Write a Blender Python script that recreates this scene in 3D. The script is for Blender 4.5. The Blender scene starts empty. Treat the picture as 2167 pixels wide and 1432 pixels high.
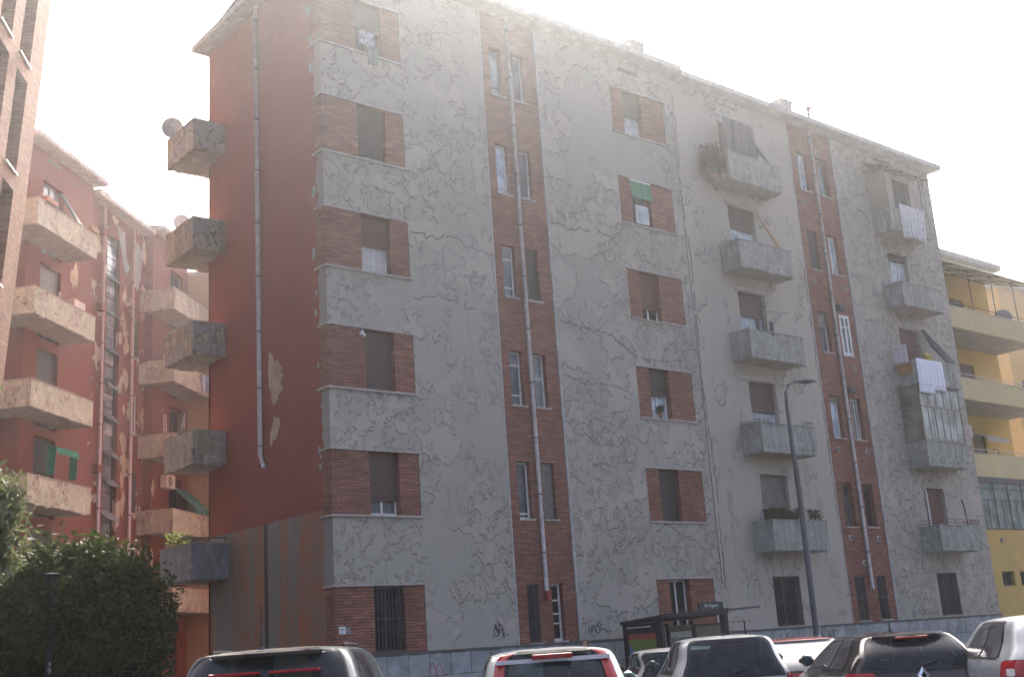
import bpy, bmesh, math, random
from mathutils import Vector, Matrix
R=math.radians
random.seed(7)
S=bpy.context.scene
col=S.collection
# ---------------------------------------------------------------- camera, world, sun, exposure
YAW,PITCH,ROLL,HC=R(40.063),R(14.742),R(-3.891),1.5
_f=Vector((math.sin(YAW)*math.cos(PITCH),math.cos(YAW)*math.cos(PITCH),math.sin(PITCH)))
_r=Vector((math.cos(YAW),-math.sin(YAW),0)); _u=_r.cross(_f)
_r2=_r*math.cos(ROLL)+_u*math.sin(ROLL); _u2=_u*math.cos(ROLL)-_r*math.sin(ROLL)
cd=bpy.data.cameras.new('camera'); cam=bpy.data.objects.new('camera',cd); col.objects.link(cam)
cam.matrix_world=Matrix(((_r2.x,_u2.x,-_f.x,0),(_r2.y,_u2.y,-_f.y,0),(_r2.z,_u2.z,-_f.z,HC),(0,0,0,1)))
cd.sensor_width=36; cd.lens=36*2493.76/2167; cd.clip_end=2000; cd.clip_start=.1
S.camera=cam
SUN_AZ,SUN_EL=R(37),R(37.5)
w=bpy.data.worlds.new("World"); S.world=w; w.use_nodes=True
nt=w.node_tree; bg=nt.nodes['Background']
sky=nt.nodes.new('ShaderNodeTexSky'); sky.sky_type='NISHITA'; sky.sun_disc=False
sky.sun_elevation=SUN_EL; sky.sun_rotation=SUN_AZ; sky.air_density=.35; sky.dust_density=9.0; sky.ozone_density=1.0
nt.links.new(sky.outputs[0],bg.inputs[0]); bg.inputs[1].default_value=0.15
sd=bpy.data.lights.new('sun','SUN'); sd.energy=3.0; sd.angle=R(.6); sd.color=(1,.95,.88)
sun=bpy.data.objects.new('sun',sd); col.objects.link(sun)
sun.rotation_euler=Vector((-math.sin(SUN_AZ)*math.cos(SUN_EL),-math.cos(SUN_AZ)*math.cos(SUN_EL),-math.sin(SUN_EL))).to_track_quat('-Z','Y').to_euler()
S.view_settings.view_transform='Standard'; S.view_settings.look='None'; S.view_settings.exposure=2.2; S.view_settings.gamma=1
# ---------------------------------------------------------------- node helpers
class NT:
    def __init__(s,name):
        s.m=bpy.data.materials.new(name); s.m.use_nodes=True; s.t=s.m.node_tree; s.b=s.t.nodes['Principled BSDF']
        s.tc=s.t.nodes.new('ShaderNodeTexCoord'); s.o=s.tc.outputs['Object']
    def n(s,ty,**k):
        nd=s.t.nodes.new(ty)
        for a,v in k.items(): setattr(nd,a,v)
        return nd
    def put(s,inp,v):
        if isinstance(v,bpy.types.NodeSocket): s.t.links.new(v,inp)
        elif isinstance(v,(tuple,list)) and len(v)==3 and inp.type=='RGBA': inp.default_value=(*v,1)
        else: inp.default_value=v
    def math(s,op,a,b=0.,c=0.,clamp=False):
        nd=s.n('ShaderNodeMath',operation=op,use_clamp=clamp); s.put(nd.inputs[0],a); s.put(nd.inputs[1],b); s.put(nd.inputs[2],c); return nd.outputs[0]
    def map(s,scale=(1,1,1),loc=(0,0,0),vec=None):
        nd=s.n('ShaderNodeMapping'); s.put(nd.inputs[0],vec or s.o); nd.inputs['Scale'].default_value=scale; nd.inputs['Location'].default_value=loc; return nd.outputs[0]
    def noise(s,scale,detail=4,rough=.55,dist=0,vec=None):
        nd=s.n('ShaderNodeTexNoise'); s.put(nd.inputs['Vector'],vec or s.o); nd.inputs['Scale'].default_value=scale; nd.inputs['Detail'].default_value=detail
        nd.inputs['Roughness'].default_value=rough; nd.inputs['Distortion'].default_value=dist; return nd.outputs['Fac']
    def rng(s,v,a,b,c=0.,d=1.,smooth=True):
        nd=s.n('ShaderNodeMapRange',interpolation_type='SMOOTHSTEP' if smooth else 'LINEAR'); s.put(nd.inputs[0],v)
        for i,x in enumerate((a,b,c,d)): nd.inputs[1+i].default_value=x
        return nd.outputs[0]
    def mix(s,f,a,b,mode='MIX'):
        nd=s.n('ShaderNodeMix',data_type='RGBA',blend_type=mode); s.put(nd.inputs[0],f); s.put(nd.inputs[6],a); s.put(nd.inputs[7],b); return nd.outputs[2]
    def sep(s,vec=None):
        nd=s.n('ShaderNodeSeparateXYZ'); s.put(nd.inputs[0],vec or s.o); return nd.outputs
    def comb(s,x,y,z=0.):
        nd=s.n('ShaderNodeCombineXYZ'); s.put(nd.inputs[0],x); s.put(nd.inputs[1],y); s.put(nd.inputs[2],z); return nd.outputs[0]
    def bump(s,h,st=.5,d=.02):
        nd=s.n('ShaderNodeBump'); nd.inputs['Strength'].default_value=st; nd.inputs['Distance'].default_value=d; s.put(nd.inputs['Height'],h); s.t.links.new(nd.outputs[0],s.b.inputs['Normal'])
    def done(s,c,rough=.85,metal=0.,spec=.3):
        s.put(s.b.inputs['Base Color'],c); s.put(s.b.inputs['Roughness'],rough); s.b.inputs['Metallic'].default_value=metal; s.b.inputs['Specular IOR Level'].default_value=spec
        return s.m
_mc={}
def plain(name,c,rough=.6,metal=0.,var=.12,spec=.4,scale=6):
    if name in _mc: return _mc[name]
    t=NT(name); n=t.noise(scale,5,.6); n2=t.noise(scale*.2,3,.5)
    c2=t.mix(t.rng(n,.3,.7),tuple(x*(1-var) for x in c),tuple(min(1,x*(1+var)) for x in c))
    c3=t.mix(t.rng(n2,.4,.7,0,.35),c2,tuple(x*(1-var*1.8) for x in c))
    _mc[name]=t.done(c3,rough,metal,spec); return _mc[name]
def peel(name,A,B,line,seed=0.,sc=1.3,w=.02,dens=.5,sc2=.22,sc_b=2.,isl=False):
    """old plaster whose paint has lifted: thin curling flake edges, their shade painted as dark lines, around patches of a second tone"""
    t=NT(name); v=t.map(loc=(seed*13.1,seed*7.3,seed*3.7)); e=.012
    def contour(scale,det,rough,dist,off,lev,wd):
        def N_(dx,dz): return t.noise(scale,det,rough,dist,t.map(scale=(1,1,.55) if isl else (1,1,1),loc=(off+seed*5+dx,3+seed,8+off+dz*(.55 if isl else 1))))
        n=N_(0,0); gx=t.math('SUBTRACT',N_(e,0),n); gz=t.math('SUBTRACT',N_(0,e),n)
        g=t.math('SQRT',t.math('ADD',t.math('ADD',t.math('MULTIPLY',gx,gx),t.math('MULTIPLY',gz,gz)),1e-7))
        d=t.math('MULTIPLY',t.math('DIVIDE',t.math('ABSOLUTE',t.math('SUBTRACT',n,lev)),g),e)
        up=t.rng(t.math('DIVIDE',gz,g),-.3,.6,.35,1)  # lines stronger on one lip: shade of lifted paint put into the colour
        return n,t.math('MULTIPLY',t.rng(d,wd*.25,wd,1,0),up)
    n,l1=contour(sc,4,.58,.35,0,.605 if isl else .5,w); n2,l2=contour(sc*sc_b,3.5,.6,.5,40,.62 if isl else .53,w*.85)
    m=t.rng(t.noise(sc2,4,.6,.4,t.map(loc=(seed*9,2,seed))),1-dens-.06,1-dens+.03)
    m2=t.rng(t.noise(sc2*1.6,4,.6,.4,t.map(loc=(seed*4,9,seed+5))),1-dens,1-dens+.06)
    brk=t.rng(t.noise(sc*3,3,.6,0,v),.22 if isl else .36,.36 if isl else .48)
    L=t.math('MULTIPLY',t.math('MAXIMUM',t.math('MULTIPLY',l1,m),t.math('MULTIPLY',l2,m2)),brk)
    tone=t.math('MULTIPLY',t.rng(n,.60 if isl else .495,.61 if isl else .505),m)
    big=t.noise(.35,4,.6,.2,v); fine=t.noise(26,4,.7,0)
    c=t.mix(t.math('MULTIPLY',tone,.8),A,B)
    c=t.mix(t.rng(big,.35,.68,0,.5),c,tuple(x*.86 for x in A))
    c=t.mix(t.rng(fine,.3,.7,0,.2),c,tuple(x*.72 for x in A))
    st=t.noise(1,5,.65,0,t.map(scale=(3,3,.12),loc=(seed,0,0))); c=t.mix(t.rng(st,.52,.75,0,.28),c,tuple(x*.62 for x in A))
    c=t.mix(t.math('MULTIPLY',L,.76),c,line)
    h=t.math('ADD',t.math('MULTIPLY',tone,.5),t.math('ADD',t.math('MULTIPLY',fine,.12),t.math('MULTIPLY',L,-.9)))
    t.bump(h,.5,.02); return t.done(c,.92)
def brick(name,c1,c2,mortar,bw=.24,rh=.071,ms=.011,seed=0.):
    t=NT(name); o=t.sep(); x=t.math('ADD',o[0],o[1]); v=t.comb(x,o[2])
    b=t.n('ShaderNodeTexBrick'); t.put(b.inputs['Vector'],v); b.inputs['Scale'].default_value=1; b.inputs['Brick Width'].default_value=bw; b.inputs['Row Height'].default_value=rh
    b.inputs['Mortar Size'].default_value=ms; b.inputs['Mortar Smooth'].default_value=.35; b.inputs['Bias'].default_value=-.1
    t.put(b.inputs['Color1'],c1); t.put(b.inputs['Color2'],c2); t.put(b.inputs['Mortar'],mortar)
    rown=t.noise(1,2,.5,0,t.comb(t.math('MULTIPLY',x,2.2),t.math('MULTIPLY',o[2],13.)))
    big=t.noise(.7,4,.6,.3,t.map(loc=(seed,0,0)))
    c=t.mix(t.rng(rown,.42,.75,0,.38),b.outputs[0],tuple(min(1,k*1.7+.02) for k in c1))
    c=t.mix(t.rng(rown,.25,.42,.3,0),c,tuple(k*.55 for k in c1))
    c=t.mix(t.rng(big,.4,.7,0,.4),c,tuple(k*.6 for k in c2))
    h=t.math('ADD',t.math('SUBTRACT',1,b.outputs['Fac']),t.math('MULTIPLY',t.noise(40,3),.3)); t.bump(h,.9,.014)
    return t.done(c,.9)
def stucco(name,c,c2=None,streak=.25,patch=None,pth=.62,psc=.5,edge=None):
    t=NT(name); n=t.noise(.5,6,.62,.4); f=t.noise(18,4,.7); n3=t.noise(1.7,6,.65,.3,t.map(loc=(7,7,2)))
    k=t.mix(t.rng(n,.35,.7),c,c2 or tuple(x*.8 for x in c)); k=t.mix(t.rng(n3,.5,.72,0,.35),k,tuple(min(1,x*1.28+.012) for x in c)); k=t.mix(t.rng(n3,.25,.42,.3,0),k,tuple(x*.7 for x in c)); k=t.mix(t.rng(f,.3,.7,0,.25),k,tuple(x*.7 for x in c))
    st=t.noise(1,5,.65,0,t.map(scale=(3.5,3.5,.2))); k=t.mix(t.rng(st,.5,.75,0,streak),k,tuple(x*.5 for x in c))
    h=f
    if patch:
        pn=t.noise(psc,5,.6,.3,t.map(loc=(3,5,1))); pm=t.rng(pn,pth,pth+.015); k=t.mix(pm,k,patch)
        el=t.rng(t.math('ABSOLUTE',t.math('SUBTRACT',pn,pth)),.002,.014,.7,0); k=t.mix(el,k,(.05,.045,.04)); h=t.math('SUBTRACT',f,t.math('MULTIPLY',pm,1.5))
    if edge: # ragged grey edge: local y below edge y0
        o=t.sep(); jag=t.noise(2.2,5,.65,0,t.comb(0.,0.,o[2])); e=t.math('ADD',o[1],t.math('MULTIPLY',t.math('SUBTRACT',jag,.5),-.7))
        em=t.rng(e,edge-.01,edge+.01,1,0); k=t.mix(em,k,(.30,.29,.26))
    t.bump(h,.35,.01); return t.done(k,.93)
def conc(name,c,moss=.5,peelc=None,pth=.55):
    t=NT(name); n=t.noise(2.2,6,.65,.3); f=t.noise(20,5,.7); st=t.noise(1,5,.7,.2,t.map(scale=(6,6,.7)))
    k=t.mix(t.rng(n,.3,.7),tuple(x*.72 for x in c),c); k=t.mix(t.rng(st,.42,.62,0,moss),k,(c[0]*.42,c[1]*.45,c[2]*.4)); k=t.mix(t.rng(t.noise(1.4,6,.7,.5,t.map(loc=(2,6,3))),.5,.68,0,moss*.7),k,(c[0]*.55,c[1]*.62,c[2]*.55)); k=t.mix(t.rng(f,.35,.75,0,.3),k,tuple(min(1,x*1.4) for x in c))
    k=t.mix(t.rng(t.noise(4.5,6,.7,.4,t.map(loc=(5,1,9))),.53,.62,0,.45),k,tuple(min(1,x*1.45) for x in c))
    if peelc:
        p=t.noise(1.6,5,.6,.4,t.map(loc=(9,1,4))); k=t.mix(t.rng(p,pth,pth+.012),k,peelc)
        k=t.mix(t.rng(t.math('ABSOLUTE',t.math('SUBTRACT',p,pth)),.003,.014,.8,0),k,(.05,.045,.04))
    t.bump(t.math('ADD',n,t.math('MULTIPLY',f,.5)),.5,.02); return t.done(k,.93)
def shutter_mat(name,c,rh=.05):
    t=NT(name); o=t.sep(); s=t.math('FRACT',t.math('DIVIDE',o[2],rh)); d=t.rng(s,.0,.25,0,1); n=t.noise(5,4,.6)
    k=t.mix(t.rng(n,.3,.7),tuple(x*.85 for x in c),tuple(x*1.12 for x in c)); k=t.mix(t.math('MULTIPLY',t.math('SUBTRACT',1,d),.55),k,tuple(x*.35 for x in c))
    t.bump(d,.6,.01); return t.done(k,.55)
def glass_mat(name,c=(.03,.035,.04),rough=.06,spec=.6):
    t=NT(name); n=t.noise(1.7,4,.6); k=t.mix(t.rng(n,.35,.7),c,tuple(x*2.2+.01 for x in c)); return t.done(k,rough,0,spec)
def cloth_mat(name,c,c2=None,sc=0.,kind='stripe'):
    t=NT(name); k=t.mix(t.rng(t.noise(9,4),.3,.7),tuple(x*.9 for x in c),c)
    if c2 and kind=='stripe':
        o=t.sep(); s=t.math('FRACT',t.math('MULTIPLY',t.math('ADD',o[0],o[1]),sc)); k=t.mix(t.rng(s,.48,.52),k,c2)
    if c2 and kind=='flower': k=t.mix(t.rng(t.noise(sc,4,.7,.5),.5,.56,0,.8),k,c2)
    t.b.inputs['Sheen Weight'].default_value=.2; return t.done(k,.95,0,.1)
# ---------------------------------------------------------------- mesh helpers
class MB:
    def __init__(s): s.v=[]; s.f=[]; s.mi=[]
    def quad(s,*p,mi=0):
        b=len(s.v); s.v+= [tuple(q) for q in p]; s.f.append(tuple(range(b,b+len(p)))); s.mi.append(mi); return s
    def box(s,x0,x1,y0,y1,z0,z1,mi=0):
        b=len(s.v); s.v+=[(x,y,z) for z in (z0,z1) for x,y in ((x0,y0),(x1,y0),(x1,y1),(x0,y1))]
        for f in ((3,2,1,0),(4,5,6,7),(0,1,5,4),(1,2,6,5),(2,3,7,6),(3,0,4,7)): s.f.append(tuple(b+i for i in f)); s.mi.append(mi)
        return s
    def tube(s,pts,r,n=8,mi=0,cap=True):
        pts=[Vector(p) for p in pts]; rs=r if isinstance(r,(list,tuple)) else [r]*len(pts); b=len(s.v)
        for i,p in enumerate(pts):
            d=(pts[min(i+1,len(pts)-1)]-pts[max(i-1,0)]).normalized(); a=Vector((0,0,1)) if abs(d.z)<.9 else Vector((1,0,0))
            e=d.cross(a).normalized(); g=d.cross(e)
            for k in range(n): t=2*math.pi*k/n; s.v.append(tuple(p+(e*math.cos(t)+g*math.sin(t))*rs[i]))
        for i in range(len(pts)-1):
            for k in range(n): s.f.append((b+i*n+k,b+i*n+(k+1)%n,b+(i+1)*n+(k+1)%n,b+(i+1)*n+k)); s.mi.append(mi)
        if cap: s.f.append(tuple(b+k for k in range(n))); s.mi.append(mi); e=b+(len(pts)-1)*n; s.f.append(tuple(e+k for k in reversed(range(n)))); s.mi.append(mi)
        return s
    def grid(s,rows,mi=0,closed=False):
        b=len(s.v); m=len(rows[0]); 
        for r in rows: s.v+=[tuple(p) for p in r]
        for i in range(len(rows)-1):
            for k in range(m if closed else m-1): s.f.append((b+i*m+k,b+i*m+(k+1)%m,b+(i+1)*m+(k+1)%m,b+(i+1)*m+k)); s.mi.append(mi)
        return s
    def facade(s,u0,u1,z0,z1,v,holes,depth=.24,mi=0,rmi=None,axis='x'):
        us=sorted({u0,u1,*[h[i] for h in holes for i in (0,1)]}); zs=sorted({z0,z1,*[h[i] for h in holes for i in (2,3)]})
        P=(lambda u,d,z:(u,d,z)) if axis=='x' else (lambda u,d,z:(d,u,z))
        us=[u for u in us if u0<=u<=u1]; zs=[z for z in zs if z0<=z<=z1]
        for a,b in zip(us,us[1:]):
            for c,d in zip(zs,zs[1:]):
                cu,cz=(a+b)/2,(c+d)/2
                if any(h[0]<cu<h[1] and h[2]<cz<h[3] for h in holes): continue
                s.quad(P(a,v,c),P(b,v,c),P(b,v,d),P(a,v,d),mi=mi)
        r=mi if rmi is None else rmi
        for a,b,c,d in [h[:4] for h in holes]:
            e=v+depth
            s.quad(P(a,v,c),P(a,e,c),P(a,e,d),P(a,v,d),mi=r); s.quad(P(b,e,c),P(b,v,c),P(b,v,d),P(b,e,d),mi=r)
            s.quad(P(a,v,d),P(a,e,d),P(b,e,d),P(b,v,d),mi=r); s.quad(P(a,e,c),P(a,v,c),P(b,v,c),P(b,e,c),mi=r)
        return s
    def build(s,name,mats,parent=None,world=False,smooth=False,loc=None,label=None):
        me=bpy.data.meshes.new(name); V=s.v
        if world and parent is not None:
            M=parent.matrix_basis.copy()
            pp=parent.parent
            while pp is not None: M=pp.matrix_basis@M; pp=pp.parent
            M=M.inverted(); V=[tuple(M@Vector(p)) for p in V]
        elif loc is not None and parent is None: V=[(p[0]-loc[0],p[1]-loc[1],p[2]-loc[2]) for p in V]
        me.from_pydata(V,[],s.f); me.polygons.foreach_set('material_index',s.mi)
        for m in (mats if isinstance(mats,(list,tuple)) else [mats]): me.materials.append(m)
        if smooth: me.polygons.foreach_set('use_smooth',[True]*len(s.f))
        me.update(); o=bpy.data.objects.new(name,me); col.objects.link(o); o.parent=parent
        if loc is not None and parent is None: o.location=loc
        if label: o['label']=label
        return o
def tag(o,label,cat,group=None,kind=None):
    if label: o['label']=label
    if cat: o['category']=cat
    if group: o['group']=group
    if kind: o['kind']=kind
    return o
def thing(name,label,cat,loc=(0,0,0),rz=0.,group=None):
    o=bpy.data.objects.new(name,None); col.objects.link(o); o.location=loc; o.rotation_euler=(0,0,rz); o.empty_display_size=.3
    return tag(o,label,cat,group)
def bevel(o,wd=.01,seg=1):
    m=o.modifiers.new('bevel','BEVEL'); m.width=wd; m.segments=seg; m.limit_method='ANGLE'; return o
def text_mesh(name,txt,size,mat,parent=None,M=None,extrude=.004):
    c=bpy.data.curves.new(name,'FONT'); c.body=txt; c.size=size; c.extrude=extrude; c.align_x='CENTER'; c.align_y='CENTER'
    o=bpy.data.objects.new(name,c); col.objects.link(o); dg=bpy.context.evaluated_depsgraph_get(); me=bpy.data.meshes.new_from_object(o.evaluated_get(dg))
    bpy.data.objects.remove(o); me.materials.clear(); me.materials.append(mat); me.name=name
    if M is not None: me.transform(M)
    o=bpy.data.objects.new(name,me); col.objects.link(o); o.parent=parent; return o
def FACE_MINUS_Y(x,y,z): return Matrix.Translation((x,y,z))@Matrix.Rotation(R(90),4,'X')
def ribbon(mb,pts,wd,P):
    """painted stroke: flat ribbon along 2-D points, P maps (u,z) to 3-D"""
    pts=[Vector(p) for p in pts]
    L=[];Rr=[]
    for i,p in enumerate(pts):
        d=(pts[min(i+1,len(pts)-1)]-pts[max(i-1,0)]); d=d.normalized() if d.length>0 else Vector((1,0)); nn=Vector((-d.y,d.x))*wd*.5
        L.append(P(*(p+nn))); Rr.append(P(*(p-nn)))
    mb.grid([L,Rr])
# ---------------------------------------------------------------- materials
M={}
LN=(.11,.098,.08)
M['plA']=peel('plaster_worn_a',(.395,.375,.32),(.465,.42,.36),LN,1.,1.2,.025,.54,sc_b=2.4)
M['plB']=peel('plaster_worn_b',(.39,.37,.315),(.465,.42,.358),LN,2.3,1.1,.026,.56,sc_b=2.5)
M['plC']=peel('plaster_worn_c',(.455,.415,.35),(.41,.39,.33),LN,3.9,1.05,.034,.52,sc2=.36,sc_b=1.7,isl=True)
M['plD']=peel('plaster_worn_d',(.395,.375,.32),(.465,.42,.36),LN,5.2,1.35,.027,.60,sc_b=2.3)
M['brick']=brick('brick_red',(.31,.135,.095),(.225,.10,.075),(.095,.058,.046))
M['brickT']=brick('brick_orange',(.34,.15,.08),(.255,.11,.065),(.16,.085,.055),.24,.075,.010)
M['red']=stucco('red_stucco',(.27,.07,.048),(.235,.065,.048),.18,edge=.37)
M['redW']=stucco('red_stucco_courtyard',(.205,.064,.047),(.175,.057,.043),.2,patch=(.40,.33,.25),pth=.70,psc=.55)
M['redP']=stucco('red_stucco_peeling',(.205,.064,.047),(.175,.057,.043),.2,patch=(.42,.34,.26),pth=.585,psc=.95)
M['yel']=stucco('yellow_stucco',(.56,.39,.13),(.50,.36,.13),.12)
M['yelP']=stucco('pale_yellow_parapet',(.60,.49,.27),(.53,.45,.27),.12)
M['orange']=stucco('orange_stucco',(.66,.40,.13),(.6,.37,.12),.1)
M['cream']=stucco('cream_stucco',(.42,.33,.21),(.38,.30,.2),.12)
M['conc']=conc('balcony_concrete',(.36,.36,.33),.75)
M['concS']=conc('balcony_soffit',(.37,.34,.30),.2)
M['concE']=conc('balcony_tan_concrete',(.40,.345,.265),.45,(.30,.28,.245),.53)
M['concW']=conc('balcony_cream_paint',(.46,.465,.36),.3,(.40,.36,.29),.58)
M['concG']=conc('balcony_grey_paint',(.24,.245,.25),.3)
M['eave']=conc('eave_concrete',(.44,.43,.41),.06)
M['stone']=None
M['shut']=shutter_mat('roller_shutter_brown',(.105,.068,.058)); M['shutG']=shutter_mat('roller_shutter_grey',(.19,.18,.165),.06)
M['shutD']=shutter_mat('roller_shutter_dark',(.055,.045,.042)); M['shutR']=shutter_mat('roller_shutter_red_brown',(.14,.065,.052))
M['green']=cloth_mat('green_blind',(.10,.26,.15)); M['glass']=glass_mat('window_glass',(.045,.052,.06),.1); M['glassL']=glass_mat('window_glass_pale',(.28,.33,.36),.18)
M['glassM']=glass_mat('window_glass_mid',(.12,.14,.15),.12)
M['dark']=plain('dark_interior',(.025,.022,.022),.9); M['wht']=plain('white_frame_paint',(.68,.68,.66),.45); M['wood']=plain('brown_wood_frame',(.16,.10,.075),.6)
M['iron']=plain('iron_bars',(.09,.085,.09),.5,.4); M['ironB']=plain('black_iron',(.035,.035,.04),.5,.3); M['zinc']=plain('grey_drainpipe',(.55,.53,.52),.55,.0,.2); M['zincJ']=plain('pipe_joint',(.16,.14,.14),.6)
M['sill']=plain('marble_sill',(.46,.43,.41),.6,0,.15); M['curtain']=cloth_mat('net_curtain',(.62,.6,.58))
M['roof']=plain('roof_sheet',(.2,.17,.16),.8); M['paint']=plain('spray_paint_black',(.035,.03,.05),.6); M['paintR']=plain('spray_paint_red',(.35,.06,.05),.6)
M['asph']=None
def mk_stone():
    t=NT('stone_slab_plinth'); o=t.sep(); b=t.n('ShaderNodeTexBrick'); t.put(b.inputs['Vector'],t.comb(t.math('ADD',o[0],o[1]),t.math('ADD',o[2],.02))); b.offset=.37
    b.inputs['Scale'].default_value=1; b.inputs['Brick Width'].default_value=.62; b.inputs['Row Height'].default_value=.52; b.inputs['Mortar Size'].default_value=.012; b.inputs['Bias'].default_value=0
    t.put(b.inputs['Color1'],(.22,.25,.235)); t.put(b.inputs['Color2'],(.33,.34,.345)); t.put(b.inputs['Mortar'],(.07,.07,.065))
    n=t.noise(3,6,.65,.4); k=t.mix(t.rng(n,.4,.7,0,.6),b.outputs[0],(.44,.47,.48)); k=t.mix(t.rng(t.noise(1.3,5,.6,.3,t.map(loc=(4,4,4))),.5,.7,0,.6),k,(.15,.17,.14))
    t.bump(t.math('ADD',t.math('SUBTRACT',1,b.outputs['Fac']),t.math('MULTIPLY',n,.4)),.6,.015); return t.done(k,.7)
M['stone']=mk_stone()
def mk_stain():
    t=NT('stained_render'); o=t.sep(); st=t.noise(1,6,.65,.25,t.map(scale=(1.0,1.0,.09))); n=t.noise(1.2,5,.6,.3)
    st2=t.noise(1,5,.6,0,t.map(scale=(9,9,.15),loc=(3,3,3)))
    k=t.mix(t.math('MULTIPLY',t.rng(st,.46,.545),t.rng(t.noise(.9,5,.6,.4,t.map(loc=(8,8,8))),.3,.6,.4,1)),(.205,.19,.165),(.33,.13,.06)); k=t.mix(t.rng(st2,.4,.65,0,.4),k,(.17,.12,.09)); k=t.mix(t.rng(n,.45,.7,0,.5),k,(.18,.18,.17))
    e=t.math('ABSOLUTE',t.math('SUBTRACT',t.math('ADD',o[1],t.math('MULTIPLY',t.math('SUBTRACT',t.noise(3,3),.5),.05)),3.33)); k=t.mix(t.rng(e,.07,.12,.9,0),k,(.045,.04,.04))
    e2=t.rng(o[1],.32,.55,1,0); k=t.mix(e2,k,(.25,.245,.23)); t.bump(n,.4,.02); return t.done(k,.9)
M['stain']=mk_stain()
def mk_asph():
    t=NT('asphalt'); k=t.mix(t.rng(t.noise(30,5,.7),.3,.7),(.04,.04,.042),(.07,.07,.07)); k=t.mix(t.rng(t.noise(.4,5,.6),.45,.65,0,.6),k,(.035,.035,.037)); t.bump(t.noise(120,3),.4,.005); return t.done(k,.9)
M['asph']=mk_asph(); M['pave']=conc('pavement_concrete',(.27,.26,.25),.2); M['kerb']=conc('kerb_stone',(.34,.33,.32),.2)
# ---------------------------------------------------------------- ground
g=MB().quad((-300,-300,0),(500,-300,0),(500,500,0),(-300,500,0)).build('ground',M['asph']); tag(g,'grey asphalt of street and car park',None,kind='structure')
g=MB().box(13.0,75,20.3,24.3,.004,.13).build('pavement',M['pave'],loc=(13,20,0)); tag(g,'concrete pavement along the peeling facade',None,kind='structure')
g=MB().box(12.85,75,20.1,20.29,.004,.14).build('kerb',M['kerb'],loc=(13,20,0)); tag(g,'stone kerb along the pavement',None,kind='structure')
mk=MB()
for i in range(9): 
    c,s_=math.sin(R(39)),math.cos(R(39)); bx,by=3.2+i*.777*2.6-.0,9.6-i*.629*2.6*.35
    mk.quad((bx,by,.006),(bx+.1,by-.08,.006),(bx+.1+c*4.6,by-.08+s_*4.6,.006),(bx+c*4.6,by+s_*4.6,.006))
g=mk.build('parking_line',plain('road_paint',(.7,.7,.68),.7)); tag(g,'painted white parking bay lines on the asphalt',None,kind='structure')
# ---------------------------------------------------------------- windows
def window(parent,a,b,c,d,y,frame='wht',sh=None,shm='shut',glass='glass',mull=1,trans=(),depth=.2,sill=True,sillm='sill',fw=.055,curtain=None,world=True,open_leaf=False,name='window',axis=None,wlab=None):
    """window between u=a..b, z=c..d behind facade plane y; sh = height of the lower edge of the roller shutter"""
    yf=y+depth
    m=MB(); f0,f1=yf-.05,yf
    if sh is None or sh>c+.05:
        top=d if sh is None else min(d,sh+.05)
        m.box(a,b,f0,f1,c,c+fw*1.2); m.box(a,a+fw,f0,f1,c+fw*1.2,top); m.box(b-fw,b,f0,f1,c+fw*1.2,top)
        if sh is None: m.box(a+fw,b-fw,f0,f1,d-fw,d)
        if mull:
            for k in range(mull):
                u=a+(b-a)*(k+1)/(mull+1); m.box(u-fw*.55,u+fw*.55,f0-.006,f1,c+fw*1.2,top)
        for z in trans:
            if z<top: m.box(a+fw,b-fw,f0-.003,f1,z-.02,z+.02)
    else: m.box(a,b,f0,f1,c,c+fw)
    w_=m.build(name,M[frame],parent,world,label=wlab)
    MB().box(a+.005,b-.005,yf-.025,yf-.015,c+.005,d-.005).build('pane',M[glass],w_,world)
    if sh is not None:
        s=MB().box(a+.004,b-.004,yf-.1,yf-.075,sh,d-.002); s.box(a+.004,b-.004,yf-.105,yf-.07,sh-.03,sh+.01); s.build('shutter',M[shm],w_,world)
    if sill: MB().box(a-.04,b+.06,y-.05,yf-.052,c-.035,c+.003).build('sill',M[sillm],w_,world)
    if curtain:
        s=MB(); rows=[]
        for z in (c+.05,(c+d)/2,d-.05): rows.append([(a+.06+(b-a-.12)*k/16*curtain,yf-.035+.006*math.sin(k*1.9),z) for k in range(17)])
        s.grid(rows).build('curtain',M['curtain'],w_,world)
    if open_leaf:
        s=MB(); s.box(a+.03,a+.07,yf-.42,yf-.06,c+.06,c+.10); s.box(a+.03,a+.07,yf-.42,yf-.06,(sh or d)-.1,(sh or d)-.05); s.box(a+.03,a+.07,yf-.42,yf-.37,c+.1,(sh or d)-.1); s.build('open_casement',M[frame],w_,world)
    return w_
def grille(parent,a,b,c,d,y,n=9,diamond=False):
    m=MB()
    for k in range(n+1):
        u=a+.02+(b-a-.04)*k/n; m.box(u-.011,u+.011,y-.012,y+.012,c,d)
    m.box(a,b,y-.02,y+.02,c-.03,c); m.box(a,b,y-.02,y+.02,d,d+.03); m.box(a,b,y-.016,y+.016,(c+d)/2-.012,(c+d)/2+.012)
    if diamond:
        for zc in (c+(d-c)*.3,c+(d-c)*.72):
            for k in range(n):
                u0=a+.02+(b-a-.04)*k/n; u1=a+.02+(b-a-.04)*(k+1)/n
                for s in (-1,1):
                    m.tube([(u0,y-.02,zc+s*.14),((u0+u1)/2,y-.02,zc),(u1,y-.02,zc+s*.14)],.008,4)
    return m.build('window_grille',M['iron'],parent,True)
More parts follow.
